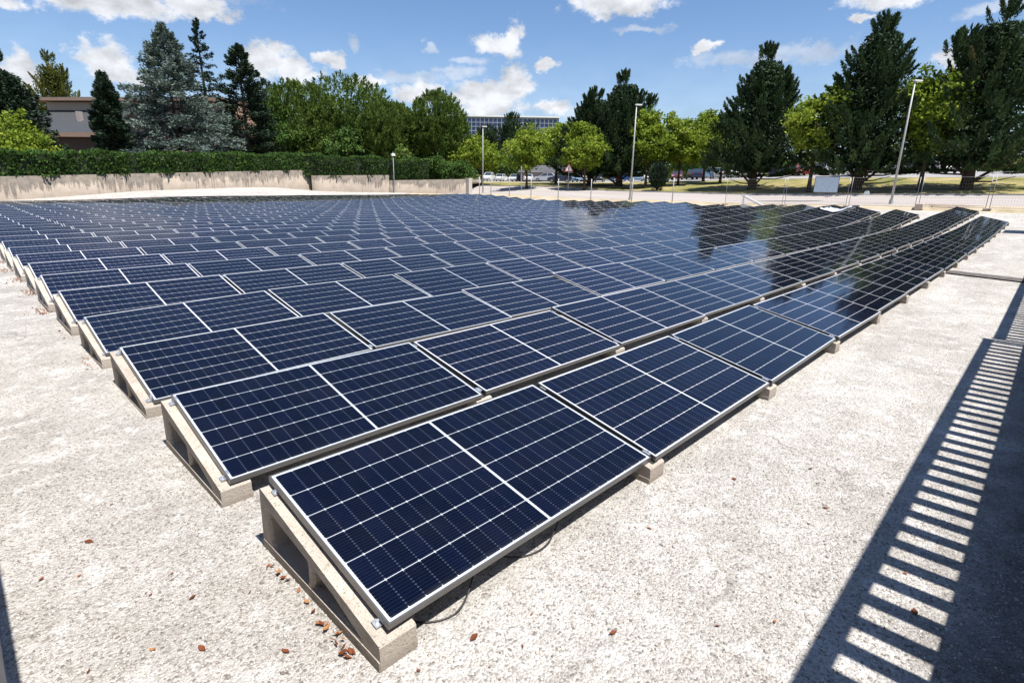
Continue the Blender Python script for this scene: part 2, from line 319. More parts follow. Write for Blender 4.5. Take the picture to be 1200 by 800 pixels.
def mat_wall():
    t = NT('stained_concrete_wall'); o = t.co.outputs['UV']
    s = t.new('ShaderNodeSeparateXYZ'); t.l.new(o, s.inputs[0]); top = s.outputs[1]       # v: metres below the coping, u: metres along
    f = t.noise(1.2, 6, .6); c = t.ramp(f, [(.3, (.31, .255, .205)), (.7, (.42, .352, .285))])
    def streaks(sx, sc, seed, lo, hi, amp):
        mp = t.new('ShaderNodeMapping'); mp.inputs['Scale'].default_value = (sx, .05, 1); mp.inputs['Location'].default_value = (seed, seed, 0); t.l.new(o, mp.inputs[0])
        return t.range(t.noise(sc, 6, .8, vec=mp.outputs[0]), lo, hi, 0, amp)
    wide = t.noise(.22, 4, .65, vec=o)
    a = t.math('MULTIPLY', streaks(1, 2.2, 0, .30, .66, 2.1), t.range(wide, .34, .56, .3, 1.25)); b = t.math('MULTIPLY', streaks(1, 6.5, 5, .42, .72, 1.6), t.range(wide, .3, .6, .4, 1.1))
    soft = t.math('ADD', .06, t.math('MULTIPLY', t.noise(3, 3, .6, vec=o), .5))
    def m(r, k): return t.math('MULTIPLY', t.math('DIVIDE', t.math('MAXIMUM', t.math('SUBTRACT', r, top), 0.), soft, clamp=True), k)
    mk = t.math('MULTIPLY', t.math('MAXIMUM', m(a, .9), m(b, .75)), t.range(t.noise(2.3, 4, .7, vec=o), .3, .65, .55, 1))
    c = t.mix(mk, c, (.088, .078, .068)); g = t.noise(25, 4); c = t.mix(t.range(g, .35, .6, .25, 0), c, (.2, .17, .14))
    bl = t.math('LESS_THAN', t.math('FRACT', t.math('MULTIPLY', top, 2.)), .035); c = t.mix(t.math('MULTIPLY', bl, .3), c, (.16, .14, .12))
    jt = t.math('LESS_THAN', t.math('FRACT', t.math('DIVIDE', s.outputs[0], 6.1)), .006); c = t.mix(t.math('MULTIPLY', jt, .6), c, (.12, .10, .09))
    t.set(c, .92, 0, .2); t.bump(g, .3, .01); return t.m
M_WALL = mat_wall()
def mat_asphalt(name, a, b, sc=3.):
    t = NT(name); f = t.noise(.5, 5, .6, sc3=(1, .15, 1)); g = t.noise(sc * 12, 3, .7)
    c = t.ramp(f, [(.3, a), (.7, b)]); c = t.mix(t.range(g, .4, .6, .25, 0), c, tuple(x * .6 for x in a)); t.set(c, .9, 0, .25); return t.m
M_ROAD = mat_asphalt('worn_road', (.31, .275, .255), (.40, .36, .335)); M_LOT = mat_asphalt('car_park_asphalt', (.24, .23, .23), (.34, .325, .32))
def mat_grass():
    t = NT('dry_grass'); a = t.noise(.22, 5, .65); b = t.noise(5, 5, .7)
    c = t.ramp(t.math('ADD', t.math('MULTIPLY', a, .65), t.math('MULTIPLY', b, .35)), [(.36, (.08, .10, .025)), (.47, (.19, .175, .06)), (.58, (.33, .265, .13))])
    t.set(c, .95, 0, .1); t.bump(b, .5, .05); return t.m
M_GRASS = mat_grass()
def mat_dirt():
    t = NT('sandy_verge'); a = t.noise(.5, 5, .65); b = t.noise(8, 5, .7)
    c = t.ramp(t.math('ADD', t.math('MULTIPLY', a, .6), t.math('MULTIPLY', b, .4)), [(.34, (.17, .16, .075)), (.46, (.35, .285, .195)), (.64, (.44, .375, .29))])
    t.set(c, .95, 0, .1); t.bump(b, .4, .03); return t.m
M_DIRT = mat_dirt()
M_SOIL = plain('bare_soil', (.16, .12, .08), .95)
M_BARK = plain('bark', (.075, .055, .042), .95, 0, .35, 5, .1)
def mat_leaf(name, stops, trans=.22, rough=.6):
    t = NT(name); a = t.new('ShaderNodeAttribute'); a.attribute_name = 'tint'
    c = t.ramp(a.outputs['Fac'], stops); t.set(c, rough, 0, .12)
    tr = t.new('ShaderNodeBsdfTranslucent'); t.l.new(c, tr.inputs[0]); mx = t.new('ShaderNodeMixShader'); mx.inputs[0].default_value = trans
    t.l.new(t.b.outputs[0], mx.inputs[1]); t.l.new(tr.outputs[0], mx.inputs[2]); t.l.new(mx.outputs[0], t.out.inputs[0]); return t.m
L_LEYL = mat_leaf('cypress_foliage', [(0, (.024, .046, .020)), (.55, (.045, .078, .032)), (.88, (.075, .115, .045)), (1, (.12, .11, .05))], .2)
L_LIME = mat_leaf('lime_foliage', [(0, (.10, .155, .02)), (.5, (.20, .275, .03)), (1, (.33, .38, .055))], .40)
L_BLUE = mat_leaf('blue_cedar_foliage', [(0, (.075, .105, .09)), (.6, (.17, .215, .185)), (1, (.30, .345, .30))], .10)
L_FIR = mat_leaf('fir_foliage', [(0, (.016, .032, .020)), (.6, (.035, .060, .034)), (.9, (.06, .085, .05)), (1, (.12, .085, .045))], .10)
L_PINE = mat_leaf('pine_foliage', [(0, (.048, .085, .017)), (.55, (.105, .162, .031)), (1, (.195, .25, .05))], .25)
L_GOLD = mat_leaf('golden_foliage', [(0, (.055, .07, .014)), (.5, (.13, .145, .028)), (1, (.26, .245, .055))], .25)
L_HEDGE = mat_leaf('hedge_foliage', [(0, (.034, .072, .016)), (.6, (.07, .135, .03)), (1, (.14, .215, .05))], .25)
L_BROWN = mat_leaf('dry_leaf', [(0, (.10, .032, .016)), (.5, (.24, .075, .03)), (1, (.38, .19, .08))], .15)
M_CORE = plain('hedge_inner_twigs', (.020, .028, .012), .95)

# ------------------------------------------------------------------ ground, road, grass, car park (one strip each, butted edge to edge)
def strip(name, us, vs, mat, dz=0., smooth=True):
    U, V = np.meshgrid(us, vs, indexing='ij'); Z = tz(U, V) + dz; n, k = U.shape
    idx = np.arange(n * k).reshape(n, k); F = np.stack([idx[:-1, :-1], idx[1:, :-1], idx[1:, 1:], idx[:-1, 1:]], -1).reshape(-1, 4)
    me = raw_mesh(name, np.stack([U, V, Z], -1).reshape(-1, 3), F)
    if smooth: me.shade_smooth()
    return tag(link(name, me, mat), kind='structure')
VS = np.r_[np.arange(-16, 76.1, 1.0)]
VL = np.r_[-60, -40, np.arange(-28, 101, 1.5), 115, 140]
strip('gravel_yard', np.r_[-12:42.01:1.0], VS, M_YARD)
strip('verge', np.r_[42:46.31:.6], VL, M_DIRT)
strip('road', np.r_[46.2, np.arange(47, 58, 1.0), 58.], VL, M_ROAD, .004)
strip('grass', np.r_[58:76.1:1.0], VL, M_GRASS, .05)
strip('car_park', np.r_[76:112.1:2.0], VL, M_LOT, .02)
# kerb along the far edge of the road
kb = MB()
for v0 in np.arange(-28, 98, 2.0):
    z0, z1 = tzf(58, v0), tzf(58, v0 + 1.99); a = [kb.bm.verts.new(p) for p in ((57.9, v0, z0 - .1), (58.08, v0, z0 - .1), (58.08, v0, z0 + .12), (57.9, v0, z0 + .12))]
    b = [kb.bm.verts.new(p) for p in ((57.9, v0 + 1.99, z1 - .1), (58.08, v0 + 1.99, z1 - .1), (58.08, v0 + 1.99, z1 + .12), (57.9, v0 + 1.99, z1 + .12))]
    kb.bm.faces.new(a); kb.bm.faces.new(b[::-1])
    for i in range(4): kb.bm.faces.new((a[i], a[(i + 1) % 4], b[(i + 1) % 4], b[i]))
tag(kb.done('kerb', plain('kerb_stone', (.45, .43, .40), .9)), kind='structure')
# the wide ground sheet under everything, out to the horizon
gs = np.r_[-1500, -600, -250, -100, np.arange(-40, 141, 6.0), 180, 260, 500, 900, 2000]
U, V = np.meshgrid(gs, gs, indexing='ij'); Z = tz(U, V) - .5; n = len(gs); idx = np.arange(n * n).reshape(n, n)
F = np.stack([idx[:-1, :-1], idx[1:, :-1], idx[1:, 1:], idx[:-1, 1:]], -1).reshape(-1, 4)
tag(link('ground', raw_mesh('ground', np.stack([U, V, Z], -1).reshape(-1, 3), F), M_GRASS), kind='structure')
# dark drainage channel across the yard beside the front row, and the dark patch on the road
dr = MB(); pts = [(16.25, .35), (16.12, -.1), (16.0, -.7), (15.85, -1.45), (15.72, -2.05)]
for (a, b) in zip(pts, pts[1:]):
    q = [dr.bm.verts.new((x, y, tzf(x, y) + .03)) for x, y in ((a[0] - .30, a[1]), (a[0] + .30, a[1]), (b[0] + .30, b[1]), (b[0] - .30, b[1]))]; dr.bm.faces.new(q)
bmesh.ops.remove_doubles(dr.bm, verts=dr.bm.verts, dist=.001)
td = NT('silted_drain'); fz = td.noise(9, 5, .7); td.set(td.ramp(fz, [(.35, (.05, .045, .04)), (.6, (.12, .108, .10))]), .95)
tag(dr.done('drainage_channel', td.m), kind='structure')
pa = MB(); q = [pa.bm.verts.new((x, y, tzf(x, y) + .03)) for x, y in ((48.6, 17.6), (50.6, 15.3), (51.0, 12.6), (49.4, 13.8))]; pa.bm.faces.new(q)
tag(pa.done('road_patch', plain('dark_asphalt_patch', (.16, .15, .145), .9)), kind='structure')

# ------------------------------------------------------------------ solar panels and ballast blocks
PL, PW, GAP, TILT, HLOW = 2.142, 1.134, .0333, R_(12.1), .18
PITCH = PL + GAP
ROWV = [-.02, 1.70, 3.53, 5.28]; ROWU = [0, -.035, -.015, -.011]
for r in range(4, 31): ROWV.append(5.28 + (r - 3) * 1.79); ROWU.append(-.02 + .015 * math.sin(r * 2.3))
def ncount(r): return {0: 16, 1: 19, 2: 16, 3: 16}.get(r, 17 if r < 10 else 18)
# templates
fb = MB(); d = .035; w = .0085
for (x0, x1, y0, y1) in ((0, PL, 0, w), (0, PL, PW - w, PW), (0, w, w, PW - w), (PL - w, PL, w, PW - w)): fb.box(x0, x1, y0, y1, -d, 0)
bmesh.ops.bevel(fb.bm, geom=[e for e in fb.bm.edges], offset=.0008, segments=1, affect='EDGES') if False else None
# lower return flange of the frame
for (x0, x1, y0, y1) in ((w, PL - w, w, .03), (w, PL - w, PW - .03, PW - w)): fb.box(x0, x1, y0, y1, -d, -d + .002)
frame0 = fb.done('frame', M_ALU); frame_me = frame0.data; bpy.data.objects.remove(frame0)
z1, z0 = -.0015, -.0075
Vc = [(w, w, z1), (PL - w, w, z1), (PL - w, PW - w, z1), (w, PW - w, z1), (w, w, z0), (PL - w, w, z0), (PL - w, PW - w, z0), (w, PW - w, z0)]
Fc = [(0, 1, 2, 3), (7, 6, 5, 4)]
uvc = [(x, y) for f in Fc for (x, y, z) in [Vc[i] for i in f]]
cell_me = raw_mesh('cell_sheet', Vc, Fc, uvc, [0, 1]); cell_me.materials.append(M_CELL); cell_me.materials.append(M_BACK)
# ballast block: tapered concrete with two openings, lying along +Y, gap centre at x = 0
def make_block_mesh():
    bm = bmesh.new(); W2 = .0925
    outer = [(-.012, .0), (-.012, .126), (-.004, .135), (1.125, .378), (1.138, .371), (1.165, .012), (1.155, 0)]
    def rnd(poly, r=.03, n=3):
        out = []
        for i, p in enumerate(poly):
            p = Vector(p); a = Vector(poly[i - 1]); b = Vector(poly[(i + 1) % len(poly)])
            da = (a - p); db = (b - p); ra = min(r, da.length * .4); rb = min(r, db.length * .4); p0 = p + da.normalized() * ra; p2 = p + db.normalized() * rb
            for k in range(n + 1):
                t = k / n; out.append(tuple((1 - t) ** 2 * p0 + 2 * t * (1 - t) * p + t * t * p2))
        return out
    h1 = rnd([(1.045, .275), (1.05, .11), (1.01, .058), (.625, .060), (.612, .205)]); h2 = rnd([(.56, .195), (.562, .120), (.585, .060), (.40, .058), (.13, .074), (.36, .148)], .02)
    def side(x, chamf):
        loops = []
        for poly, s in ((outer, 0), (h1, chamf), (h2, chamf)):
            c = Vector((sum(p[0] for p in poly) / len(poly), sum(p[1] for p in poly) / len(poly)))
            vs = []
            for p in poly:
                q = Vector(p); q = q + (q - c).normalized() * s if s else q
                vs.append(bm.verts.new((x, q.x, q.y)))
            loops.append(vs)
        return loops
    A0 = side(-W2, .012); A1 = side(-W2 + .014, 0); B1 = side(W2 - .014, 0); B0 = side(W2, .012)
    def bridge(l0, l1):
        for i in range(len(l0)): bm.faces.new((l0[i], l0[(i + 1) % len(l0)], l1[(i + 1) % len(l1)], l1[i]))
    for k in range(3):
        bridge(A0[k], A1[k]); bridge(A1[k], B1[k]); bridge(B1[k], B0[k])
    for L in (A0, B0):
        es = []
        for vs in L:
            for i in range(len(vs)): es.append(bm.edges.get((vs[i], vs[(i + 1) % len(vs)])))
        bmesh.ops.triangle_fill(bm, use_beauty=True, use_dissolve=False, edges=es)
    bmesh.ops.recalc_face_normals(bm, faces=bm.faces)
    for s in (-1, 1):                                        # the foot flange stands a little proud of the webs and catches the sun
        prof = [(-.0105, .0), (-.0105, .054), (.006, .0575), (1.142, .0575), (1.156, .05), (1.158, 0)]
        a = [bm.verts.new((s * (W2 - .001), y, z)) for y, z in prof]; b = [bm.verts.new((s * (W2 + .0055), y, z)) for y, z in prof]
        n_ = len(prof); fs = [bm.faces.new(a), bm.faces.new(b)] + [bm.faces.new((a[i], a[(i + 1) % n_], b[(i + 1) % n_], b[i])) for i in range(n_)]
        bmesh.ops.recalc_face_normals(bm, faces=fs)
    me = bpy.data.meshes.new('concrete_block'); bm.to_mesh(me); bm.free(); me.materials.append(M_BLOCK); return me
block_me = make_block_mesh()
ct, st = math.cos(TILT), math.sin(TILT)
def clamp_mesh(end):
    b = MB(); T = Matrix.Rotation(TILT, 4, 'X')
    if end: # Z bracket holding the outer frame, with its bolt on the block's bare shoulder
        b.box(GAP / 2 - .006, GAP / 2 + .008, -.022, .022, .0015, .0045, T); b.box(GAP / 2 - .009, GAP / 2 - .0055, -.022, .022, -.036, .0045, T)
        b.box(-.028, GAP / 2 - .0095, -.022, .022, -.0375, -.034, T); b.tube([T @ Vector((-.01, 0, -.034)), T @ Vector((-.01, 0, -.018))], .008, 6)
    else:
        b.box(-GAP / 2 - .010, GAP / 2 + .010, -.03, .03, .0015, .0045, T); b.box(-.012, .012, -.03, .03, -.036, .0015, T); b.tube([T @ Vector((0, 0, .0045)), T @ Vector((0, 0, .011))], .007, 6)
    o = b.done('clamp', M_STEEL); me = o.data; bpy.data.objects.remove(o); return me
clamp_mid, clamp_end = clamp_mesh(False), clamp_mesh(True)

b = MB(); b.box(-.030, .030, .0, 1.125, -.0455, -.0362, Matrix.Translation((0, 0, HLOW)) @ Matrix.Rotation(TILT, 4, 'X')); o = b.done('rubber_strip', M_RUB); rub_me = o.data; bpy.data.objects.remove(o)
POSE = {(0, 0): (-0.0067, -0.0005, 0.0194, 0.0131, 0.0017, 0.0163), (0, 1): (-0.025, -0.0017, -0.011, 0.0063, 0.0118, 0.0043), (0, 2): (-0.0115, 0.0063, -0.0136, 0.0032, 0.0059, -0.0076), (0, 3): (0.0106, -0.0068, 0.0092, -0.01, -0.0054, 0.0016), (0, 4): (0.0033, 0.0203, 0.0027, -0.0086, -0.0175, -0.0015), (0, 5): (0.0028, 0.0214, 0.0037, -0.0019, 0.0006, 0.0009), (0, 6): (0.0007, 0.023, -0.0017, -0.0023, -0.0033, 0.0001), (1, 0): (-0.0034, -0.0113, -0.013000000000000001, -0.0018, 0.0141, 0.0073), (1, 1): (0.0171, 0.0017, -0.02, -0.0064, -0.0068, -0.002), (1, 2): (0.0133, 0.0003, -0.006, -0.0113, 0.016, -0.0005), (1, 3): (0.0032, 0.0154, -0.006, -0.0126, -0.0, 0.0007), (1, 4): (0.0019, 0.0165, -0.0121, -0.0032, -0.0, 0.0014), (1, 5): (0.0005, 0.0184, -0.018099999999999998, -0.01, 0.0, 0.0027), (1, 6): (0.0005, 0.0207, -0.013900000000000001, 0.0, -0.0, 0.0), (2, 0): (0.0065, -0.0059, -0.0341, -0.0025, -0.0102, -0.0056), (2, 1): (0.0094, 0.0078, -0.012, -0.038, -0.0364, -0.0046), (2, 2): (0.0111, 0.011, -0.012, -0.0305, -0.0171, 0.003), (3, 0): (-0.0139, 0.0226, -0.02, -0.0151, -0.04, -0.0264), (3, 1): (-0.0072, 0.012, 0.0206, -0.012, -0.0207, 0.0006)}
def panel_pose(r, i):
    u0 = ROWU[r] + i * PITCH; v0 = ROWV[r]; tl = TILT if r < 25 else TILT - R_(min(6.0, 2.0 * (r - 24)))
    zl, zr = tzf(u0, v0 + .5) + HLOW, tzf(u0 + PL, v0 + .5) + HLOW
    jit = random.Random(r * 100 + i)
    ry = -math.atan2(zr - zl, PL); rx = tl + R_(jit.gauss(0, .18))
    if (r, i) in POSE:                                      # surveyed small misalignments of the nearest panels
        a, b_, c, yaw, dt, dr = POSE[(r, i)]
        return Matrix.Translation((u0 + a, v0 + b_, zl + c)) @ Matrix.Rotation(yaw, 4, 'Z') @ Matrix.Rotation(ry + dr, 4, 'Y') @ Matrix.Rotation(TILT + dt, 4, 'X')
    Mx = Matrix.Translation((u0, v0, zl)) @ Matrix.Rotation(R_(jit.gauss(0, .25)), 4, 'Z') @ Matrix.Rotation(ry + R_(jit.gauss(0, .07)), 4, 'Y') @ Matrix.Rotation(rx, 4, 'X')
    return Mx
camp = Vector(m.translation)
allp = []
for r in range(31):
    for i in range(ncount(r)):
        if r > 12 and i == 0 and ROWV[r] > 30 and False: continue
        Mx = panel_pose(r, i); allp.append(((Mx @ Vector((PL / 2, PW / 2, 0)) - camp).length, r, i, Mx))
allp.sort(key=lambda q: q[0])
for _, r, i, Mx in allp[:300]:
    o = bpy.data.objects.new('solar_panel', None); col.objects.link(o); o.matrix_world = Mx; o.empty_display_size = .2
    rowtxt = 'front row' if r == 0 else ORD[r] + ' row'
    tag(o, 'dark blue solar panel, %s from the left end of the %s' % (ORD[i], rowtxt) + ('' if r == 0 else ' from the front'), 'solar panel', 'solar panels in tilted rows')
    link('frame', frame_me, None, o); link('cell_sheet', cell_me, None, o)
    if (r, i) == (0, 0):
        inv = Mx.inverted()
        for pts in ([(.10, .42, .10), (.13, .22, .015), (.22, .06, .008), (.36, -.005, .008), (.50, .045, .05), (.56, .10, .13), (.58, .25, .22)],
                    [(.72, .40, .2), (.74, .20, .06), (.86, .07, .012), (1.02, .02, .012), (1.16, .05, .05), (1.24, .10, .12), (1.26, .25, .22)]):
            P = [Vector(p) for p in pts]; fine = []
            for k in range(len(P) - 1):
                p0, p1, p2, p3 = P[max(k - 1, 0)], P[k], P[k + 1], P[min(k + 2, len(P) - 1)]
                for s in np.linspace(0, 1, 7)[:-1]:
                    fine.append(.5 * ((2 * p1) + (-p0 + p2) * s + (2 * p0 - 5 * p1 + 4 * p2 - p3) * s * s + (-p0 + 3 * p1 - 3 * p2 + p3) * s ** 3))
            cb = MB(); cb.tube([inv @ p for p in fine], .005, 6); cb.done('cable', M_CABLE, o, smooth=True)
# the panels past the nearest 300: one object
tv, tf, tu, tm = [], [], [], []
fv = np.array([v.co[:] for v in frame_me.vertices]); ff = np.array([p.vertices[:] for p in frame_me.polygons if len(p.vertices) == 4])
cv = np.array(Vc); cf = np.array(Fc[:1]); off = 0
for _, r, i, Mx in allp[300:]:
    A = np.array(Mx)
    for vv_, f_, mi in ((fv, ff, 0), (cv, cf, 1)):
        tv.append(vv_ @ A[:3, :3].T + A[:3, 3]); tf.append(f_ + off); off += len(vv_)
        tm += [mi] * len(f_); tu.append(vv_[f_.ravel()][:, :2])
far_me = raw_mesh('solar_panel', np.concatenate(tv), np.concatenate(tf), np.concatenate(tu), tm); far_me.materials.append(M_ALU); far_me.materials.append(M_CELL)
tag(link('solar_panel', far_me), 'dark blue solar panels filling the far rows of the field in front of the long stained wall', 'solar panels', 'solar panels in tilted rows', 'stuff')
# blocks under every junction
allb = []
for r in range(31):
    n = ncount(r)
    for i in range(n + 1):
        u = ROWU[r] + i * PITCH - GAP / 2 + (.03 if i == 0 else 0) - (.03 if i == n else 0); v = ROWV[r]; z = tzf(u, v + .5)
        seen_low = (i == 0 or r < 2)
        allb.append(((Vector((u, v + .5, z)) - camp).length, r, i, Vector((u, v, z)), n))
def block_pose(r, i, n, loc):
    zs, ts = [], []
    for j, x in ((i - 1, PL), (i, 0)):
        if 0 <= j < n:
            A = panel_pose(r, j); lo, hi = A @ Vector((x, 0, 0)), A @ Vector((x, PW, 0)); zs.append(lo.z); ts.append(math.asin((hi.z - lo.z) / PW))
    return min(zs) - HLOW, min(ts) - TILT
allb.sort(key=lambda q: q[0])
def block_label(r, i, n):
    rt = 'the front row' if r == 0 else 'the %s row from the front' % ORD[r]
    if i == 0: return 'tapered concrete ballast block at the left end of ' + rt
    if i == n: return 'tapered concrete ballast block under the far right end of ' + rt
    return 'concrete ballast block under the %s panel joint of %s' % (ORD[i - 1], rt)
sv, sf, off = [], [], 0
bv = np.array([v.co[:] for v in block_me.vertices]); bm_ = bmesh.new(); bm_.from_mesh(block_me); bmesh.ops.triangulate(bm_, faces=bm_.faces); bfv = np.array([v.co[:] for v in bm_.verts]); bff = np.array([[q.index for q in f.verts] for f in bm_.faces]); bm_.free()
keepb = [q for q in allb if q[2] in (0,) or q[1] < 12 or q[0] < 24][:300]; kset = {(q[1], q[2]) for q in keepb}
rv_ = np.array([v.co[:] for v in rub_me.vertices]); rf_ = np.array([[a, b, c] for p in rub_me.polygons for a, b, c in ((p.vertices[0], p.vertices[1], p.vertices[2]), (p.vertices[0], p.vertices[2], p.vertices[3]))]); sm_ = []
for _, r, i, loc, n in allb:
    tl = TILT if r < 25 else TILT - R_(min(6.0, 2.0 * (r - 24)))
    if (r, i) in kset:
        o = link('concrete_block', block_me, None, None, loc)
        bz, o.rotation_euler.x = block_pose(r, i, n, loc); o.location.z = min(bz, tzf(loc.x, loc.y), tzf(loc.x, loc.y + 1.1)) - .004
        if i == 0: o.location.x += .0135
        tag(o, block_label(r, i, n), 'ballast block', 'concrete ballast blocks under the panels')
        end = i == 0 or i == n
        for s in (.075, 1.06):
            c = link('clamp', clamp_end if end else clamp_mid, None, o, (0, s * math.cos(TILT), HLOW + s * math.sin(TILT) + .003))
            if i == 0: c.location.x = -.0315
            if i == n: c.scale.x = -1; c.location.x = .03
        if not end: link('rubber_strip', rub_me, None, o)
    else:
        k = 1 if tl == TILT else .72
        sv.append(bfv * np.array([1, 1, k]) + np.array(loc)); sf.append(bff + off); off += len(bfv); sm_ += [0] * len(bff)
        if k == 1 and 0 < i < n: sv.append(rv_ + np.array(loc)); sf.append(rf_ + off); off += len(rv_); sm_ += [1] * len(rf_)
tag(link('concrete_block', raw_mesh('concrete_block', np.concatenate(sv), np.concatenate(sf), None, sm_), [M_BLOCK, M_RUB]), 'tapered concrete ballast blocks under the far panel rows', 'ballast blocks', 'concrete ballast blocks under the panels', 'stuff')

# ------------------------------------------------------------------ walls, railing and pier that throw the foreground shadows
def quadwall(name, A, B, zt0, zt1, zb, th, label, cat='wall', cap=.0):
    """straight wall A->B with UVs: u along, v metres below the top"""
    A = Vector((*A, 0)); B = Vector((*B, 0)); L = (B - A).length; d = (B - A).normalized(); nrm = Vector((-d.y, d.x, 0)) * th
    N = max(2, int(L)); V = []; F = []; UV = []
    for k in range(N + 1):
        p = A + d * (L * k / N); zt = zt0 + (zt1 - zt0) * k / N
        zb_ = tzf(p.x, p.y) - .4 if zb is None else zb
        V += [(p.x, p.y, zb_), (p.x, p.y, zt), (p.x + nrm.x, p.y + nrm.y, zt), (p.x + nrm.x, p.y + nrm.y, zb_)]
    def add(f, uvs): F.append(f); UV.extend(uvs)
    for k in range(N):
        a = 4 * k; b = a + 4; s0, s1 = L * k / N, L * (k + 1) / N; h0 = V[a + 1][2] - V[a][2]; h1 = V[b + 1][2] - V[b][2]
        add((a, b, b + 1, a + 1), [(s0, h0), (s1, h1), (s1, 0), (s0, 0)]); add((a + 1, b + 1, b + 2, a + 2), [(s0, .3), (s1, .3), (s1, .31), (s0, .31)])
        add((a + 2, b + 2, b + 3, a + 3), [(s0, 0), (s1, 0), (s1, h1), (s0, h0)])
    add((0, 1, 2, 3), [(0, 2), (0, 0), (th, 0), (th, 2)]); e = 4 * N; add((e + 3, e + 2, e + 1, e), [(L, 2), (L, 0), (L + th, 0), (L + th, 2)])
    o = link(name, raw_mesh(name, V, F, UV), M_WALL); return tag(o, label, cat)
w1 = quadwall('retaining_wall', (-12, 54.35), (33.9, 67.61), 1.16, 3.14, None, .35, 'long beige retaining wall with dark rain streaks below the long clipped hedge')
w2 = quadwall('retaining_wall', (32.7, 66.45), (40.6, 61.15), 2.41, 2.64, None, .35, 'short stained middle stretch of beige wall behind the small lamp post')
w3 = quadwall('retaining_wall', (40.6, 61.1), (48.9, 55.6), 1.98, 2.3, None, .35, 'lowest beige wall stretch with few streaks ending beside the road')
px = MB(); px.box(48.9, 49.5, 55.05, 55.75, .0, 2.42, bev=.02); gp = tag(px.done('wall_pillar', plain('pillar_concrete', (.46, .42, .37), .9)), 'pale concrete pillar closing the beige wall beside the road', 'pillar')
wl = MB(); wl.box(-1.55, -1.158, -6, 7.5, -.2, 1.5); wl.box(-1.58, -1.102, -6, 7.5, 1.5, 1.56)
tag(wl.done('side_wall', M_PARAPET), 'grey rendered wall along the left edge of the gravel, only its foot in view', 'wall')
TE = math.tan(SUN_EL)
VR, HB, HT = -2.30, (2.30 - 1.715) * TE, (2.30 - 1.352) * TE
pw = MB(); pw.box(-8, 20.2, VR - .16, VR - .002, -.3, HB - .02); pw.box(20.2, 26, VR - .16, VR - .002, -.3, .5)
tag(pw.done('parapet_wall', M_PARAPET), 'low rendered parapet wall under the picket railing that shades the gravel', 'wall')
def railing(u0, u1, vr, hb, ht, period, width, phase, label, rail_h):
    root = empty('picket_railing', (u0, vr, hb), label, 'railing', 'picket railings throwing the slatted shadow')
    b = MB(); b.box(0, u1 - u0, -.02, .02, ht - hb, ht - hb + rail_h, None); b.done('top_rail', M_RAIL, root)
    b = MB(); b.box(0, u1 - u0, -.02, .02, 0, .05); b.done('bottom_rail', M_RAIL, root)
    b = MB(); k0 = math.ceil((u0 - phase) / period)
    u = phase + k0 * period
    while u + width < u1: b.box(u - u0, u - u0 + width, -.008, .008, .02, ht - hb + .02); u += period
    b.done('slats', M_RAIL, root)
    b = MB()
    for uu in (0, u1 - u0 - .09): b.box(uu, uu + .09, -.03, .03, -.02, ht - hb + rail_h)
    b.done('end_post', M_RAIL, root); return root
railing(-8, 8.86, VR, HB, HT, .2118, .105, 2.065 + .013, 'near dark picket railing with flat upright slats on the parapet', .175)
railing(8.90, 19.5, VR, HB - .6, HT - .30, .2118, .105, 2.08, 'far dark picket railing, lower, beyond the step in the parapet', .24)
pr = MB(); pr.box(30.6, 32.4, -3.2, -2.75, 0, 6.9); tag(pr.done('gate_pier', M_PARAPET), 'tall square rendered pier throwing a short dark shadow bar beyond the front row', 'pier')

# ------------------------------------------------------------------ foliage
def unit(a): return a / np.maximum(np.linalg.norm(a, axis=-1, keepdims=True), 1e-9)
def cards(P, A, L, W, tint, rg):
    n = len(P); A = unit(A); S = unit(np.cross(A, rg.normal(size=(n, 3)))); L = np.broadcast_to(L, n)[:, None]; W = np.broadcast_to(W, n)[:, None]
    V = np.stack([P - A * L * .5, P + S * W * .5 - A * L * .08, P + A * L * .5, P - S * W * .5 - A * L * .08], 1).reshape(-1, 3)
    return V, np.repeat(tint, 4)
def foliage(name, parts, mat, parent=None, loc=None):
    V = np.concatenate([p[0] for p in parts]); T = np.clip(np.concatenate([p[1] for p in parts]), 0, 1)
    me = raw_mesh(name, V, np.arange(len(V)).reshape(-1, 4), None, None, T); return link(name, me, mat, parent, loc)
def trunk_mb(H, r0, limbs, rg, lean=(0, 0)):
    b = MB(); pts = [(lean[0] * t + .12 * math.sin(5 * t) * r0, lean[1] * t, H * t) for t in np.linspace(0, 1, 7)]
    b.tube(pts, [r0 * (1.25 if k == 0 else 1 - .88 * k / 6) for k in range(7)], 8)
    for (p, q, r) in limbs:
        p = Vector(p); q = Vector(q); mid = (p + q) / 2 + Vector((0, 0, -.05 * (q - p).length)); b.tube([p, mid, q], [r, r * .7, r * .25], 6)
    return b
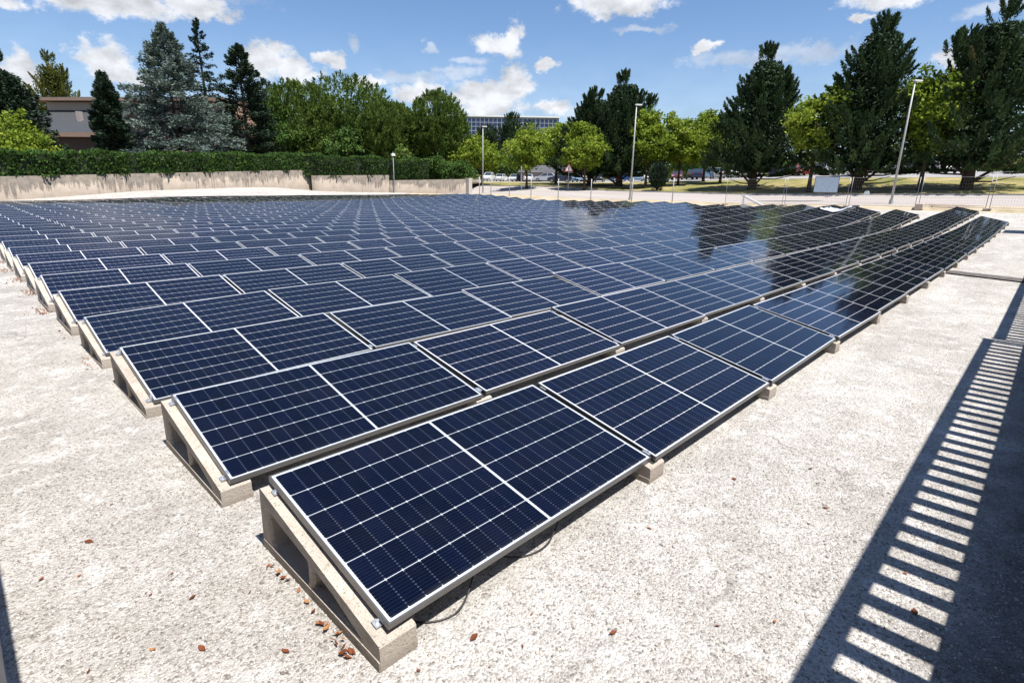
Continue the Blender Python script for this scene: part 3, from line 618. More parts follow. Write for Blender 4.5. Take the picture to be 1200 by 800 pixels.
def leyland(rg, H, W, dens=1., clear=.115, multi=3):
    """feathery upright plumes, several leaders, wide skirt"""
    parts = []; limbs = []
    tops = [(0, 0, 1.0)] + [(rg.uniform(-.22, .22) * W, rg.uniform(-.22, .22) * W, rg.uniform(.78, .95)) for _ in range(multi)]
    n = int(300 * dens)
    for k in range(n):
        t = rg.uniform(0, 1) ** 1.05
        tz_ = clear + (1 - clear) * t; prof = min(1, (tz_ - clear) / .16 + .55) * (1 - .90 * max(0, (tz_ - .26) / .74) ** 1.4)
        a = rg.uniform(0, 2 * math.pi); Rr = W / 2 * prof * rg.uniform(.80, 1.10)
        out = np.array([math.cos(a), math.sin(a), 0]); tip = out * Rr + np.array([0, 0, tz_ * H])
        elv = R_(rg.uniform(16, 46) + 36 * t); ln = rg.uniform(.10, .17) * H * (1 - .40 * t)
        if t > .8: tp = tops[rg.integers(len(tops))]; tip = np.array([tp[0] + out[0] * Rr * .6, tp[1] + out[1] * Rr * .6, H * tp[2] * (tz_ * .25 + .75) ])
        d = out * math.cos(elv) + np.array([0, 0, math.sin(elv)]); base = tip - d * ln
        m_ = int(150); s = rg.beta(1.5, 1.1, m_); rad = (.30 * ln) * (1 - s) ** .8 * .8 + .05
        off = unit(rg.normal(size=(m_, 3))) * (rad * np.sqrt(rg.uniform(0, 1, m_)))[:, None]
        P = base + d * (ln * s)[:, None] + off; P[:, 2] = np.maximum(P[:, 2], clear * H * rg.uniform(.88, 1.1)); A = d * 1.0 + unit(off) * .55 + rg.normal(size=(m_, 3)) * .25
        tn = rg.uniform(.15, .75) + rg.normal(0, .12, m_) + (.35 if rg.uniform() < .02 else 0)
        parts.append(cards(P, A, rg.uniform(.20, .46, m_), rg.uniform(.055, .11, m_), tn, rg))
        if k % 9 == 0 and base[2] > 0: limbs.append(((0, 0, max(.4, base[2] - .5)), tuple(base), .09))
    for tp in tops:                                         # leaders
        m_ = 260; s = rg.uniform(.5, 1, m_); wd = W * .085 * (1.02 - s)
        off = rg.normal(size=(m_, 3)) * wd[:, None] * np.array([1, 1, .5]); P = np.stack([tp[0] * s, tp[1] * s, H * tp[2] * s], 1) + off
        A = np.tile([0, 0, 1.], (m_, 1)) + unit(off) * .5; parts.append(cards(P, A, rg.uniform(.3, .6, m_), rg.uniform(.07, .13, m_), rg.uniform(.2, .7, m_), rg))
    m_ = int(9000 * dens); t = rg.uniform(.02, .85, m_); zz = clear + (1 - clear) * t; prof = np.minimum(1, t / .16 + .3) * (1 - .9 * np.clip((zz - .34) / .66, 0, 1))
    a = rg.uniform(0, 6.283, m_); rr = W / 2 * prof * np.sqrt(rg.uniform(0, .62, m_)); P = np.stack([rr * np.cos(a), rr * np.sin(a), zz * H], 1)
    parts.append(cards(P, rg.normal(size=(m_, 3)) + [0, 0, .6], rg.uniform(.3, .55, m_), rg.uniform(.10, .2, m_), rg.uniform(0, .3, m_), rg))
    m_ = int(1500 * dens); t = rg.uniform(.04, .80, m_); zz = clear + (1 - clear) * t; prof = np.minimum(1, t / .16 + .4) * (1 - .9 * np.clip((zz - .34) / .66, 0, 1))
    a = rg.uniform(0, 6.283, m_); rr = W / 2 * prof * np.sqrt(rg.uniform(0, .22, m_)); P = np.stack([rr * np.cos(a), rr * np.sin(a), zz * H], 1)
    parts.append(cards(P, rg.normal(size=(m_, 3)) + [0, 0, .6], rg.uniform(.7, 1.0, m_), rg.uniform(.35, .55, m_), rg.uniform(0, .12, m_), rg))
    a0 = rg.uniform(0, 6.28)
    for k in range(4): limbs.append(((0, 0, .3 + .25 * k), (math.cos(a0 + k * 1.6) * W * .22, math.sin(a0 + k * 1.6) * W * .22, H * (.16 + .04 * k)), .16))
    return parts, limbs, .028 * H
def tiered(rg, H, W, clear=.04, nb=120, droop=.0, cardL=(.28, .6), per=95, flat=.35, power=1., tint0=.2):
    """cedar / fir / spruce: layered level boughs"""
    parts = []; limbs = []
    for k in range(nb):
        t = (k + rg.uniform(0, 1)) / nb; z = H * (clear + (1 - clear) * t); L = W / 2 * (1 - t) ** power * rg.uniform(.62, 1.12) + .25
        a = rg.uniform(0, 6.283); el_ = R_(rg.uniform(-6, 14) + 30 * t ** 3) - droop; d = np.array([math.cos(a) * math.cos(el_), math.sin(a) * math.cos(el_), math.sin(el_)]); sd = np.array([-math.sin(a), math.cos(a), 0])
        m_ = int(per * (.35 + L / (W / 2)) ); s = rg.uniform(.18, 1, m_) ** .75; lat = rg.normal(0, 1, m_) * (.22 * L * (1.15 - s)); sag = -.10 * L * s * s
        P = np.array([0, 0, z]) + d * (L * s)[:, None] + sd * lat[:, None] + np.stack([np.zeros(m_), np.zeros(m_), sag + rg.normal(0, flat * .35, m_)], 1)
        A = d * .8 + sd * np.sign(lat)[:, None] * .7 + np.stack([np.zeros(m_), np.zeros(m_), rg.normal(.10, .25, m_)], 1) + rg.normal(size=(m_, 3)) * .2
        parts.append(cards(P, A, rg.uniform(*cardL, m_), rg.uniform(.10, .20, m_), tint0 + rg.uniform(0, .45) + rg.normal(0, .14, m_), rg))
        limbs.append(((0, 0, z), tuple(np.array([0, 0, z]) + d * L * .8 + np.array([0, 0, -.07 * L])), max(.02, .05 * (1 - t) + .01)))
    m_ = 60; s = rg.uniform(.9, 1.0, m_); P = np.stack([rg.normal(0, .12, m_), rg.normal(0, .12, m_), H * s], 1); parts.append(cards(P, rg.normal(size=(m_, 3)) * .5 + [0, 0, 1], .4, .12, rg.uniform(.2, .7, m_), rg))
    return parts, limbs, .020 * H
def pine(rg, H, W, nt=1000):
    """rounded Mediterranean pine: brushy tufts over overlapping lobes"""
    lobes = [(0, 0, .62 * H, .44 * W, .375 * H)]
    for k in range(9):
        a = k * 2.4 + rg.uniform(-.4, .4); rr = rg.uniform(.16, .34) * W
        lobes.append((math.cos(a) * rr, math.sin(a) * rr, H * rg.uniform(.36, .66), W * rg.uniform(.20, .28), H * rg.uniform(.17, .24)))
    parts = []; limbs = []
    for k in range(nt):
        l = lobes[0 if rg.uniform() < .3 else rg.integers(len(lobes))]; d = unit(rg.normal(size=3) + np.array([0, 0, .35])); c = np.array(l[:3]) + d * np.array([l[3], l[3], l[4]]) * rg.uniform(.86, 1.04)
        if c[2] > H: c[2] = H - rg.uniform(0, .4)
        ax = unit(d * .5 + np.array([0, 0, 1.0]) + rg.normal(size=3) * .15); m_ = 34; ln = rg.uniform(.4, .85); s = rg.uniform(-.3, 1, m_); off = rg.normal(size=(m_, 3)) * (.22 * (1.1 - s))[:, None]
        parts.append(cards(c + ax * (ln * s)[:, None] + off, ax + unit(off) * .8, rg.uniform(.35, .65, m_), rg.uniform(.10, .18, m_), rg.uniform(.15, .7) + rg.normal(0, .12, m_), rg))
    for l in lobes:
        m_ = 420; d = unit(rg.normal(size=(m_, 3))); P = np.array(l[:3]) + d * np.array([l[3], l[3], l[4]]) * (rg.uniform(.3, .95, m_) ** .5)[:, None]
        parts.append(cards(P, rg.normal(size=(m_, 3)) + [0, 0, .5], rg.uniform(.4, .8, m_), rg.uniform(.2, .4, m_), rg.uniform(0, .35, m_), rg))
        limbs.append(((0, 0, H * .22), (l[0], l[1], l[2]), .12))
    return parts, limbs, .022 * H
def broad(rg, H, W, clear=.31, nc=150, per=64, size=(.22, .42)):
    parts = []; limbs = []; zc = (1 + clear) / 2 * H; hz_ = (1 - clear) / 2 * H
    ph = rg.uniform(0, 6.28); e1, e2 = rg.uniform(.8, 1.15), rg.uniform(.8, 1.15); lead = rg.uniform(-.2, .2, 2) * W
    for k in range(nc):
        d = unit(rg.normal(size=3)); rr = rg.uniform(.2, 1) ** .45 * (1 + .18 * math.sin(2.3 * math.atan2(d[1], d[0]) + ph) + .14 * math.sin(4 * d[2] + ph)); wob = 1 + .3 * math.sin(3 * math.atan2(d[1], d[0]) + k % 5) * (rg.uniform() < .6)
        tp = 1 - .35 * max(0, d[2] * rr); c = np.array([d[0] * W * .42 * rr * wob * tp * e1 + lead[0] * max(0, d[2]), d[1] * W * .42 * rr * wob * tp * e2 + lead[1] * max(0, d[2]), zc + d[2] * hz_ * rr * rg.uniform(.85, 1.04)])
        m_ = per; cr = rg.uniform(.35, .75) * (W / 6) ** .5; off = rg.normal(size=(m_, 3)) * cr * np.array([.6, .6, .42])
        parts.append(cards(c + off, rg.normal(size=(m_, 3)), rg.uniform(*size, m_), rg.uniform(size[0] * .7, size[1] * .75, m_), rg.uniform(.15, .8) + rg.normal(0, .12, m_), rg))
        if k % 9 == 0: limbs.append(((0, 0, H * clear * rg.uniform(.7, 1.6)), tuple(c * np.array([.85, .85, .95])), .05))
    return parts, limbs, .018 * H + .03
def golden(rg, H, W):
    parts, limbs, r0 = leyland(rg, H, W, .8, .05, 6); return parts, limbs, r0
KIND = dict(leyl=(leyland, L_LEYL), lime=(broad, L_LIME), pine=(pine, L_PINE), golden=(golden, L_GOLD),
            bluecedar=(lambda g, H, W: tiered(g, H, W, .03, 320, .02, (.30, .62), 170, .55, .88, .12), L_BLUE),
            spruce=(lambda g, H, W: tiered(g, H, W, .05, 170, .12, (.28, .55), 95, .35, .8), L_FIR),
            fir=(lambda g, H, W: tiered(g, H, W, .03, 210, -.05, (.3, .6), 130, .45, .55), L_FIR),
            darkcedar=(lambda g, H, W: tiered(g, H, W, .03, 200, .04, (.3, .55), 130, .45, .55), L_FIR),
            darkpine=(lambda g, H, W: pine(g, H, W, 260), L_FIR), oak=(lambda g, H, W: broad(g, H, W, .08, 170, 60, (.25, .5)), L_HEDGE),
            shrub=(lambda g, H, W: broad(g, H, W, .02, 150, 60, (.2, .38)), L_LIME), leafy=(lambda g, H, W: broad(g, H, W, .02, 130, 60, (.2, .36)), L_PINE), bush=(lambda g, H, W: broad(g, H, W, .0, 120, 70, (.16, .3)), L_HEDGE))
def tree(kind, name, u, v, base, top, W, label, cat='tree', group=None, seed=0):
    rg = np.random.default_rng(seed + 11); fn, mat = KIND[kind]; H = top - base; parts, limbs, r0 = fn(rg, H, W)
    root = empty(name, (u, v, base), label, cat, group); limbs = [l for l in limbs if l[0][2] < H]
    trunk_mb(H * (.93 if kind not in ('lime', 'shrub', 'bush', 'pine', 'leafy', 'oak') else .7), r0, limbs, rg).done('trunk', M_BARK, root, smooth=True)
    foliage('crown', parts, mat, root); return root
GT = 'conifers beyond the retaining wall'; GR = 'dark cypresses along the road'; GL = 'pale green roadside trees'
B2 = 1.7
GB = 'dark leafy trees behind the car park'
for q, (u_, v_, t_, w_, lab_) in enumerate([(97, 90, 12.5, 15, 'dark leafy tree behind the leftmost parked cars'), (99, 78, 13.5, 14, 'dark leafy tree below the middle of the office block'), (101, 66, 13, 15, 'dark leafy tree below the right end of the office block'), (104, 52, 12, 14, 'dark leafy tree behind the cars right of the warning sign'), (106, 41, 11.5, 14, 'dark leafy tree behind the cars left of the lone cypress')]):
    tree('oak', 'oak_tree', u_, v_, tzf(u_, v_) - .1, t_, w_, lab_, 'tree', GB, 60 + q)
tree('spruce', 'spruce_tree', 6.3, 85.0, B2, 16.8, 6.5, 'slim dark spruce cut by the left edge of the picture', group=GT, seed=1)
tree('darkcedar', 'cedar_tree', 6.6, 78.0, B2, 11.6, 9.0, 'broad dark cedar at the far left below the slim spruce', group=GT, seed=2)
tree('golden', 'cypress_tree', 17.4, 130.0, B2, 23.0, 14.0, 'golden green cypress with pointed tips behind the flat roofed house', group=GT, seed=3)
tree('darkfir' if False else 'fir', 'fir_tree', 14.6, 77.0, B2, 12.7, 5.0, 'narrow dark fir standing in front of the flat roofed house', group=GT, seed=4)
tree('bluecedar', 'blue_cedar_tree', 22.2, 80.5, B2, 19.4, 19.0, 'large silvery blue cedar with layered drooping boughs', group=GT, seed=5)
tree('spruce', 'spruce_tree', 33.9, 103.9, B2, 26.4, 12.0, 'tall slim spruce rising behind the silvery blue cedar', group=GT, seed=6)
tree('fir', 'fir_tree', 31.6, 82.4, B2, 19.0, 11.0, 'dark fir with brownish lower boughs to the right of the blue cedar', group=GT, seed=7)
tree('darkpine', 'pine_tree', 39.3, 94.5, B2, 17.0, 9.0, 'dusky green pine between the dark fir and the rounded pines', group=GT, seed=8)
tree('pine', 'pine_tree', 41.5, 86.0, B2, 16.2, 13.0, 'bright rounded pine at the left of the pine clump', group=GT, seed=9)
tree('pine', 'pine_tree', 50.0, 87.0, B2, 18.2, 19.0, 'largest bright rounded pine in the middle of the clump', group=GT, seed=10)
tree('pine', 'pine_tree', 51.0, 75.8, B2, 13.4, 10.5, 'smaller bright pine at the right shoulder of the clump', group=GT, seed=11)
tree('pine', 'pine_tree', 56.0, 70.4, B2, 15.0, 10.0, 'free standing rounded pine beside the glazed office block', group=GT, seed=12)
tree('oak', 'oak_tree', 36.5, 84.0, B2, 12.5, 8.0, 'low dark leafy tree in front of the dusky pine', group=GT, seed=13)
tree('oak', 'oak_tree', 45.2, 79.5, B2, 9.5, 9.0, 'low dark leafy tree under the largest rounded pine', group=GT, seed=14)
tree('shrub', 'shrub', 5.2, 68.5, 1.2, 7.0, 6.2, 'large yellow green shrub above the hedge at the far left', 'shrub', seed=15)
tree('leafy', 'shrub', 44.8, 63.2, 1.6, 6.2, 3.6, 'yellowish green shrub above the wall right of the small lamp post', 'shrub', seed=16)
tree('bush', 'shrub', 48.6, 61.0, 1.6, 5.0, 4.6, 'wide dark green bush above the lowest wall stretch', 'shrub', seed=17)
tree('bush', 'shrub', 50.6, 58.6, 1.5, 4.8, 4.0, 'dark green bush at the end of the lowest wall stretch', 'shrub', seed=18)
tree('oak', 'oak_tree', 54.0, 72.5, 1.5, 8.0, 7.5, 'dark leafy tree under the free standing pine', group=GT, seed=19)
# right of the road
def rtree(kind, name, u, v, top, W, label, group, seed): return tree(kind, name, u, v, tzf(u, v) - .1, top, W, label, 'tree', group, seed)
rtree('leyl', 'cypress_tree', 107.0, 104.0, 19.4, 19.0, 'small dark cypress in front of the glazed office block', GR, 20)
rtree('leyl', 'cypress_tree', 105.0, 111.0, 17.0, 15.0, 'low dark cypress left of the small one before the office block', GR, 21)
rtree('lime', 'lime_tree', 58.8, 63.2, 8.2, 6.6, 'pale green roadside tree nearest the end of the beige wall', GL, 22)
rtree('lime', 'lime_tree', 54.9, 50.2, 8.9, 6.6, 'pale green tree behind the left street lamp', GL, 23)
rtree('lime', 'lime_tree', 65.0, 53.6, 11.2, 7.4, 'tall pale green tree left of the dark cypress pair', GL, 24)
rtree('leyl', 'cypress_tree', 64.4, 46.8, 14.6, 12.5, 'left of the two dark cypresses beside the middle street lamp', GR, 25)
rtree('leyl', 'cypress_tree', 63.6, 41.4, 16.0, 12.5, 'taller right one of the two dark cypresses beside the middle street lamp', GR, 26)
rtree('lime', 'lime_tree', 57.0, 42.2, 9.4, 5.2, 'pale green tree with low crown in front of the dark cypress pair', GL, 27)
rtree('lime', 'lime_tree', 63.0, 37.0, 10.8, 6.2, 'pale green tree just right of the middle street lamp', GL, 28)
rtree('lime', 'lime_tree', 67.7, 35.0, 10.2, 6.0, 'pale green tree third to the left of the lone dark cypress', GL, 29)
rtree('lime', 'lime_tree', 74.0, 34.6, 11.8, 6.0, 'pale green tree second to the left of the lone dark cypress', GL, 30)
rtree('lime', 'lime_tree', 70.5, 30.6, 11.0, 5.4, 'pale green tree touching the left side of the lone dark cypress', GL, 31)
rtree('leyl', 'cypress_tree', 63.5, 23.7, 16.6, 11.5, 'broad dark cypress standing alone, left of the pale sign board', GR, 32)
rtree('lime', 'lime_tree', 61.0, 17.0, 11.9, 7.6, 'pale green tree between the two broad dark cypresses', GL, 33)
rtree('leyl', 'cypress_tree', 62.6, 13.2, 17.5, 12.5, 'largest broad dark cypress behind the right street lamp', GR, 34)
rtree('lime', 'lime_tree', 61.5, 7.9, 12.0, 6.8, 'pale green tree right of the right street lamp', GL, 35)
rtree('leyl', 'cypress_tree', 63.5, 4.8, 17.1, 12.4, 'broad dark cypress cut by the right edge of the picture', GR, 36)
rtree('lime', 'lime_tree', 80.5, 16.6, 9.0, 4.5, 'young pale tree at the edge of the car park behind the largest cypress', GL, 37)
rtree('leyl', 'cypress_tree', 74.0, -8.5, 18.5, 12.0, 'dark cypress standing beyond the right edge of the picture', GR, 38)
tree('darkpine', 'pine_tree', 60.0, 33.5, tzf(60, 33.5), 3.9, 1.5, 'little dark conifer at the roadside under the pale green trees', 'tree', None, 39)

# hedges: leafy skin over a twiggy core
def hedge(A, B, zb0, zb1, h, th, label, seed, name='hedge'):
    rg = np.random.default_rng(seed); A = np.array(A, float); B = np.array(B, float); L = np.linalg.norm(B - A); d = (B - A) / L; nr = np.array([-d[1], d[0]])
    root = empty(name, (A[0], A[1], zb0), label, 'hedge'); sl = (zb1 - zb0) / L
    n = int(L * 330); s = rg.uniform(0, L, n); face = rg.uniform(0, 1, n); a = np.where(face < .55, -.02, rg.uniform(0, 1, n)); z = np.where(face < .55, rg.uniform(0, 1, n), 1.)
    bulge = .12 * np.sin(s * 1.3 + 2) + .10 * np.sin(s * 3.1) + .1 * rg.normal(size=n)
    hh = h * (1 + .05 * np.sin(s * .9) + .04 * np.sin(s * 2.7 + 1)); lat = a * th - np.where(face < .55, bulge, 0)
    P = np.stack([d[0] * s + nr[0] * lat, d[1] * s + nr[1] * lat, sl * s + z * hh + np.where(face >= .55, bulge * .45, 0)], 1)
    out = np.where((face < .55)[:, None], np.array([-nr[0], -nr[1], .5]), np.array([0, 0, 1.]))
    foliage('leaves', [cards(P, out + rg.normal(size=(n, 3)) * .6, rg.uniform(.22, .42, n), rg.uniform(.12, .22, n), .35 + .25 * np.sin(s * 2.1) * .5 + rg.normal(0, .2, n), rg)], L_HEDGE, root)
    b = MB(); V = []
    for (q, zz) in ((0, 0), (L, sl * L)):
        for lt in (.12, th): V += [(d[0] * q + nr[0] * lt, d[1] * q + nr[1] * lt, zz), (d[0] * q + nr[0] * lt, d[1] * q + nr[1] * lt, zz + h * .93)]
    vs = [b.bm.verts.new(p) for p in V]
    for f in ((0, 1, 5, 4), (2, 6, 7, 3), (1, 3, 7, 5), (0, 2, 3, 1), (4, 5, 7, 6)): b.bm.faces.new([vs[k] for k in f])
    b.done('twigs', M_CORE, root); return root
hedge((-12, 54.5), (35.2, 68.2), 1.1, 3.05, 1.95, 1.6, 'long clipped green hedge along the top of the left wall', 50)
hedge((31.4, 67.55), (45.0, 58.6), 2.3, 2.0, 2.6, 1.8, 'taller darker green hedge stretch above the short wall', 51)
# raised ground behind the wall
rg_ = MB(); P = [(-14, 54.2, 1.2), (33.4, 67.85, 2.6), (49.4, 56.0, 1.7), (62, 66, 1.75), (110, 125, 3.2), (60, 190, 3.5), (-60, 170, 2.5), (-50, 60, 1.2)]
rg_.bm.faces.new([rg_.bm.verts.new(p) for p in P]); bmesh.ops.triangulate(rg_.bm, faces=rg_.bm.faces)
tag(rg_.done('garden_ground', M_SOIL), kind='structure')

# far wood on the skyline
rgw = np.random.default_rng(77); parts = []
for k in range(230):
    v = rgw.uniform(-70, 230); u = 150 + rgw.uniform(0, 40) - .12 * max(0, v - 60); H = rgw.uniform(4.5, 8.5); W = rgw.uniform(5, 9); mN = 150; dd = unit(rgw.normal(size=(mN, 3))); dd[:, 2] = np.abs(dd[:, 2])
    P = np.array([u, v, tzf(u, v)]) + dd * np.array([W / 2, W / 2, H]) * (rgw.uniform(.5, 1, mN) ** .4)[:, None]; parts.append(cards(P, rgw.normal(size=(mN, 3)), rgw.uniform(.8, 1.6, mN), rgw.uniform(.5, 1., mN), rgw.uniform(.1, .8) + rgw.normal(0, .1, mN), rgw))
tag(foliage('distant_wood', parts, L_PINE), 'far green belt of trees on the skyline behind the car park', 'wood', None, 'stuff')

# ------------------------------------------------------------------ buildings
def wframe(name, origin, along, label, cat):
    """empty with local +x along the facade and local -y towards the viewer"""
    a = math.atan2(along[1], along[0]); return empty(name, origin, label, cat, None, a)
HB_ = wframe('house', (13.8, 115.2, 1.5), (19.7, -24.6), 'low modern house with flat brown edged roofs behind the fir', 'house')
M_HW = plain('house_render', (.33, .285, .265), .85); M_FAS = plain('brown_fascia', (.25, .17, .125), .7); M_ROOF = plain('grey_roof_sheet', (.042, .044, .048), .7, 0, .1, 2); M_DARKW = plain('dark_recess', (.05, .035, .03), .8); M_GLASS = NT('window_glass').set((.03, .04, .05), .05, 0, .8)
b = MB(); b.box(.6, 30, 0, 9, -1, 11.35); b.done('wall', M_HW, HB_)
b = MB(); b.box(-1.2, 30.6, -1.2, 9.6, 11.45, 11.9); uf = b.done('roof', M_FAS, HB_)
b = MB(); b.box(-1.15, 30.55, -1.15, 9.55, 11.902, 11.95); b.done('roof_sheet', M_ROOF, uf)
b = MB(); vs = [b.bm.verts.new(p) for p in ((1, -.02, 10.2), (15, -.02, 10.2), (15, -8, 6.3), (-1, -8, 6.3), (1, -.02, 9.9), (15, -.02, 9.9), (15, -8, 6.0), (-1, -8, 6.0))]
for f in ((0, 1, 2, 3), (7, 6, 5, 4), (0, 3, 7, 4), (1, 5, 6, 2), (3, 2, 6, 7)): b.bm.faces.new([vs[i] for i in f])
lr = b.done('roof', M_ROOF, HB_); b = MB(); b.box(-1.2, 15.2, -8.25, -8.02, 5.75, 6.35); b.done('fascia', M_FAS, lr)
b = MB(); b.box(.5, 14.5, -7, -.05, -1, 5.9); b.done('porch', M_DARKW, HB_)
b = MB(); b.box(9, 9.6, -4.2, -3.6, 8, 9.6); b.done('chimney', M_HW, lr)
b = MB(); vs = [b.bm.verts.new(p) for p in ((30.0, -1.6, 11.7), (34.6, -1.6, 6.4), (34.6, 9, 6.4), (30, 9, 11.7), (30.0, -1.6, 11.0), (34.0, -1.6, 6.4), (34.0, 9, 6.4), (30, 9, 11.0))]
for f in ((0, 1, 2, 3), (7, 6, 5, 4), (0, 4, 5, 1), (1, 5, 6, 2)): b.bm.faces.new([vs[i] for i in f])
b.done('roof', M_FAS, HB_)
b = MB(); b.prism([(30.02, -1), (33.9, -1), (33.9, 6.3), (30.02, 11.0)], 0, 8.8); b.done('wall', plain('pale_render', (.55, .52, .48), .85), HB_)
for x in (17, 21, 25):
    b = MB(); b.box(x, x + 1.8, -.06, -.012, 6.5, 8.6); wo_ = b.done('window', M_FAS, HB_); b = MB(); b.box(x + .12, x + 1.68, -.08, -.065, 6.62, 8.48); b.done('pane', M_GLASS, wo_)

OB = wframe('office_block', (146, 201.5, 0), (26.3, -26.9), 'distant office block with a white framed grid of dark blue glass', 'office block')
LOB = 62.0; M_OG = NT('blue_curtain_glass'); og = M_OG.noise(.6, 2, .5, sc3=(1, 1, 1)); M_OG = M_OG.set(M_OG.ramp(og, [(.35, (.014, .022, .065)), (.65, (.035, .055, .15))]), .12, 0, .6)
b = MB(); b.box(0, LOB, .2, 14, 0, 28.2); b.done('wall', M_HW, OB)
b = MB(); b.box(.1, LOB - .1, -.02, .19, 6, 27.9); b.done('curtain_wall', M_OG, OB)
b = MB()
for k in range(int(LOB / 1.8) + 1): b.box(k * 1.8, k * 1.8 + .15, -.16, -.03, 6, 27.9)
for k in range(14): b.box(0, LOB, -.20, -.17, 6 + k * 1.66, 6 + k * 1.66 + .15)
b.done('mullion_grid', plain('mullion_grey', (.42, .44, .47), .5), OB); b = MB(); b.box(-.3, LOB + .3, -.4, 14, 28.2, 28.75); b.done('roof_edge', M_WHITE, OB)
b = MB(); b.tube([(20.5, 3, 28.7), (20.5, 3, 31)], .12); b.done('antenna', M_POLE, OB)
SH = wframe('shed', (84, 79, 1.8), (10, -10), 'low grey shed roof behind the parked cars', 'shed')
b = MB(); b.box(0, 15, 0, 7, 0, 2.2); b.done('wall', M_HW, SH); b = MB(); b.prism([(-.5, 2.2), (15.5, 2.2), (14.5, 3.6), (.5, 3.6)], -.6, 7.6); b.done('roof', plain('shed_roof', (.22, .21, .22), .6), SH)

# ------------------------------------------------------------------ street lamps, signs, fences
def lamp(u, v, H, label, r=.085, small=False):
    z = tzf(u, v); root = empty('street_lamp', (u, v, z - .05), label, 'street lamp', 'street lamps round the solar field')
    b = MB(); b.tube([(0, 0, 0), (0, 0, H * .5), (0, 0, H)], [r, r * .8, r * .55], 10); b.done('pole', M_POLE, root, smooth=True)
    b = MB(); b.tube([(0, 0, 0), (0, 0, .35)], r * 1.5, 10); b.done('pole_base', M_POLE, root)
    b = MB()
    if small: b.box(-.25, .25, -.14, .14, H - .32, H - .05, bev=.03); b.tube([(0, 0, H - .05), (0, 0, H + .15)], .03)
    else:
        b.box(-.12, .50, -.11, .11, H - .02, H + .07, Matrix.Rotation(R_(-35), 4, 'Z'), bev=.03)
    b.done('lamp_head', plain('lamp_head_white', (.72, .72, .70), .4), root)
    if not small:
        b = MB(); b.box(.05, .44, -.08, .08, H - .045, H - .022, Matrix.Rotation(R_(-35), 4, 'Z')); b.done('lens', M_WHITE, root)
    return root
lamp(47.6, 50.9, 7.85, 'tall grey street lamp at the left, near the end of the beige wall')
lamp(45.2, 27.8, 8.4, 'tall grey street lamp in the middle, before the dark cypress pair')
lamp(47.7, 7.3, 8.25, 'tall grey street lamp at the right, before the largest cypress')
lamp(41.0, 60.6, 4.9, 'small thin lamp post with a white head before the short stained wall', .055, True)

M_WIRE = plain('fence_wire', (.27, .27, .275), .5, .5)
fz = [(1.5, .85), (5.0, .68), (8.95, .69), (13.15, .58), (17.66, .46)]
fl = ['at the far right of the yard', 'next from the right of the yard', 'before the largest cypress, right of the sign board', 'carrying the pale sign board', 'left of the pale sign board']
fence_v = [-2.2, 1.5, 5.0, 8.95, 13.15, 17.66]
for k in range(5):
    v0, v1 = fence_v[k] + .09, fence_v[k + 1] - .09; L = v1 - v0; z0, z1 = tzf(43, v0), tzf(43, v1)
    root = empty('fence_panel', (43, v0, z0), 'movable wire mesh fence panel ' + fl[k], 'fence panel', 'movable wire mesh fence panels'); dz = z1 - z0
    for y, z in ((0, 0), (L, dz)):
        b = MB(); b.tube([(0, y, z), (0, y, z + 2.0)], .019, 8); b.done('post', M_WIRE, root, smooth=True)
        b = MB(); b.box(-.33, .33, y - .10, y + .10, z - .02, z + .13, bev=.03); b.done('foot', M_BLOCK, root)
    b = MB()
    for h in (.15, 1.95): b.tube([(0, 0, h), (0, L, h + dz)], .009, 6)
    b.done('rail', M_WIRE, root)
    b = MB(); nw = int(L / .13)
    for j in range(1, nw):
        y = L * j / nw; b.tube([(0, y, .15 + dz * y / L), (0, y, 1.95 + dz * y / L)], .0028, 3, False)
    for j in range(1, 9): b.tube([(0, 0, .15 + j * .2), (0, L, .15 + j * .2 + dz)], .0028, 3, False)
    b.done('wire_mesh', M_WIRE, root)
wf = empty('wire_fence', (43, 22, tzf(43, 22)), 'thin wire fence on slim grey posts along the verge before the road', 'fence'); zq = tzf(43, 22)
FV = [22.2, 26.2, 30.75, 34.8, 38.5, 41.7, 44.6, 46.5]
for v in FV:
    z = tzf(43, v) - zq; b = MB(); b.tube([(0, v - 22, z - .1), (0, v - 22, z + 2.05)], .04, 8); b.done('post', M_POLE, wf, smooth=True)
b = MB()
for h in (.3, .8, 1.3, 1.9):
    for a_, c_ in zip([17.8] + FV, FV): b.tube([(0, a_ - 22, tzf(43, a_) - zq + h), (0, c_ - 22, tzf(43, c_) - zq + h)], .004, 3, False)
b.done('wire', M_WIRE, wf)
# sign board hung on the movable fence
sb = empty('sign_board', (42.93, 9.75, tzf(43, 9.75) + .98), 'pale rectangular site notice board hung on the wire mesh fence', 'sign board')
tb = NT('printed_board'); uvn = tb.co.outputs['Object']; lines = tb.noise(1, 3, .6, vec=uvn, sc3=(1, 7, 22)); tb.set(tb.mix(tb.range(lines, .50, .62, 0, .8), (.55, .62, .70), (.36, .43, .52)), .45)
b = MB(); b.box(-.012, .012, -.05, 1.45, 0, 1.02); b.done('board', tb.m, sb)
b = MB(); b.box(-.02, -.0125, -.08, 1.48, -.04, -.001); b.box(-.02, -.0125, -.08, 1.48, 1.021, 1.06); b.box(-.02, -.0125, -.08, -.051, 0, 1.02); b.box(-.02, -.0125, 1.451, 1.48, 0, 1.02); b.done('board_frame', M_ALU, sb)
sp_ = MB(); sp_.tube([(42.9, 7.9, tzf(43, 7.9) + .95), (42.95, 7.9, tzf(43, 7.9) + .95)], .16, 14); tag(sp_.done('reflector_disc', M_WHITE), 'small round white disc hung on the mesh fence right of the sign board', 'disc')
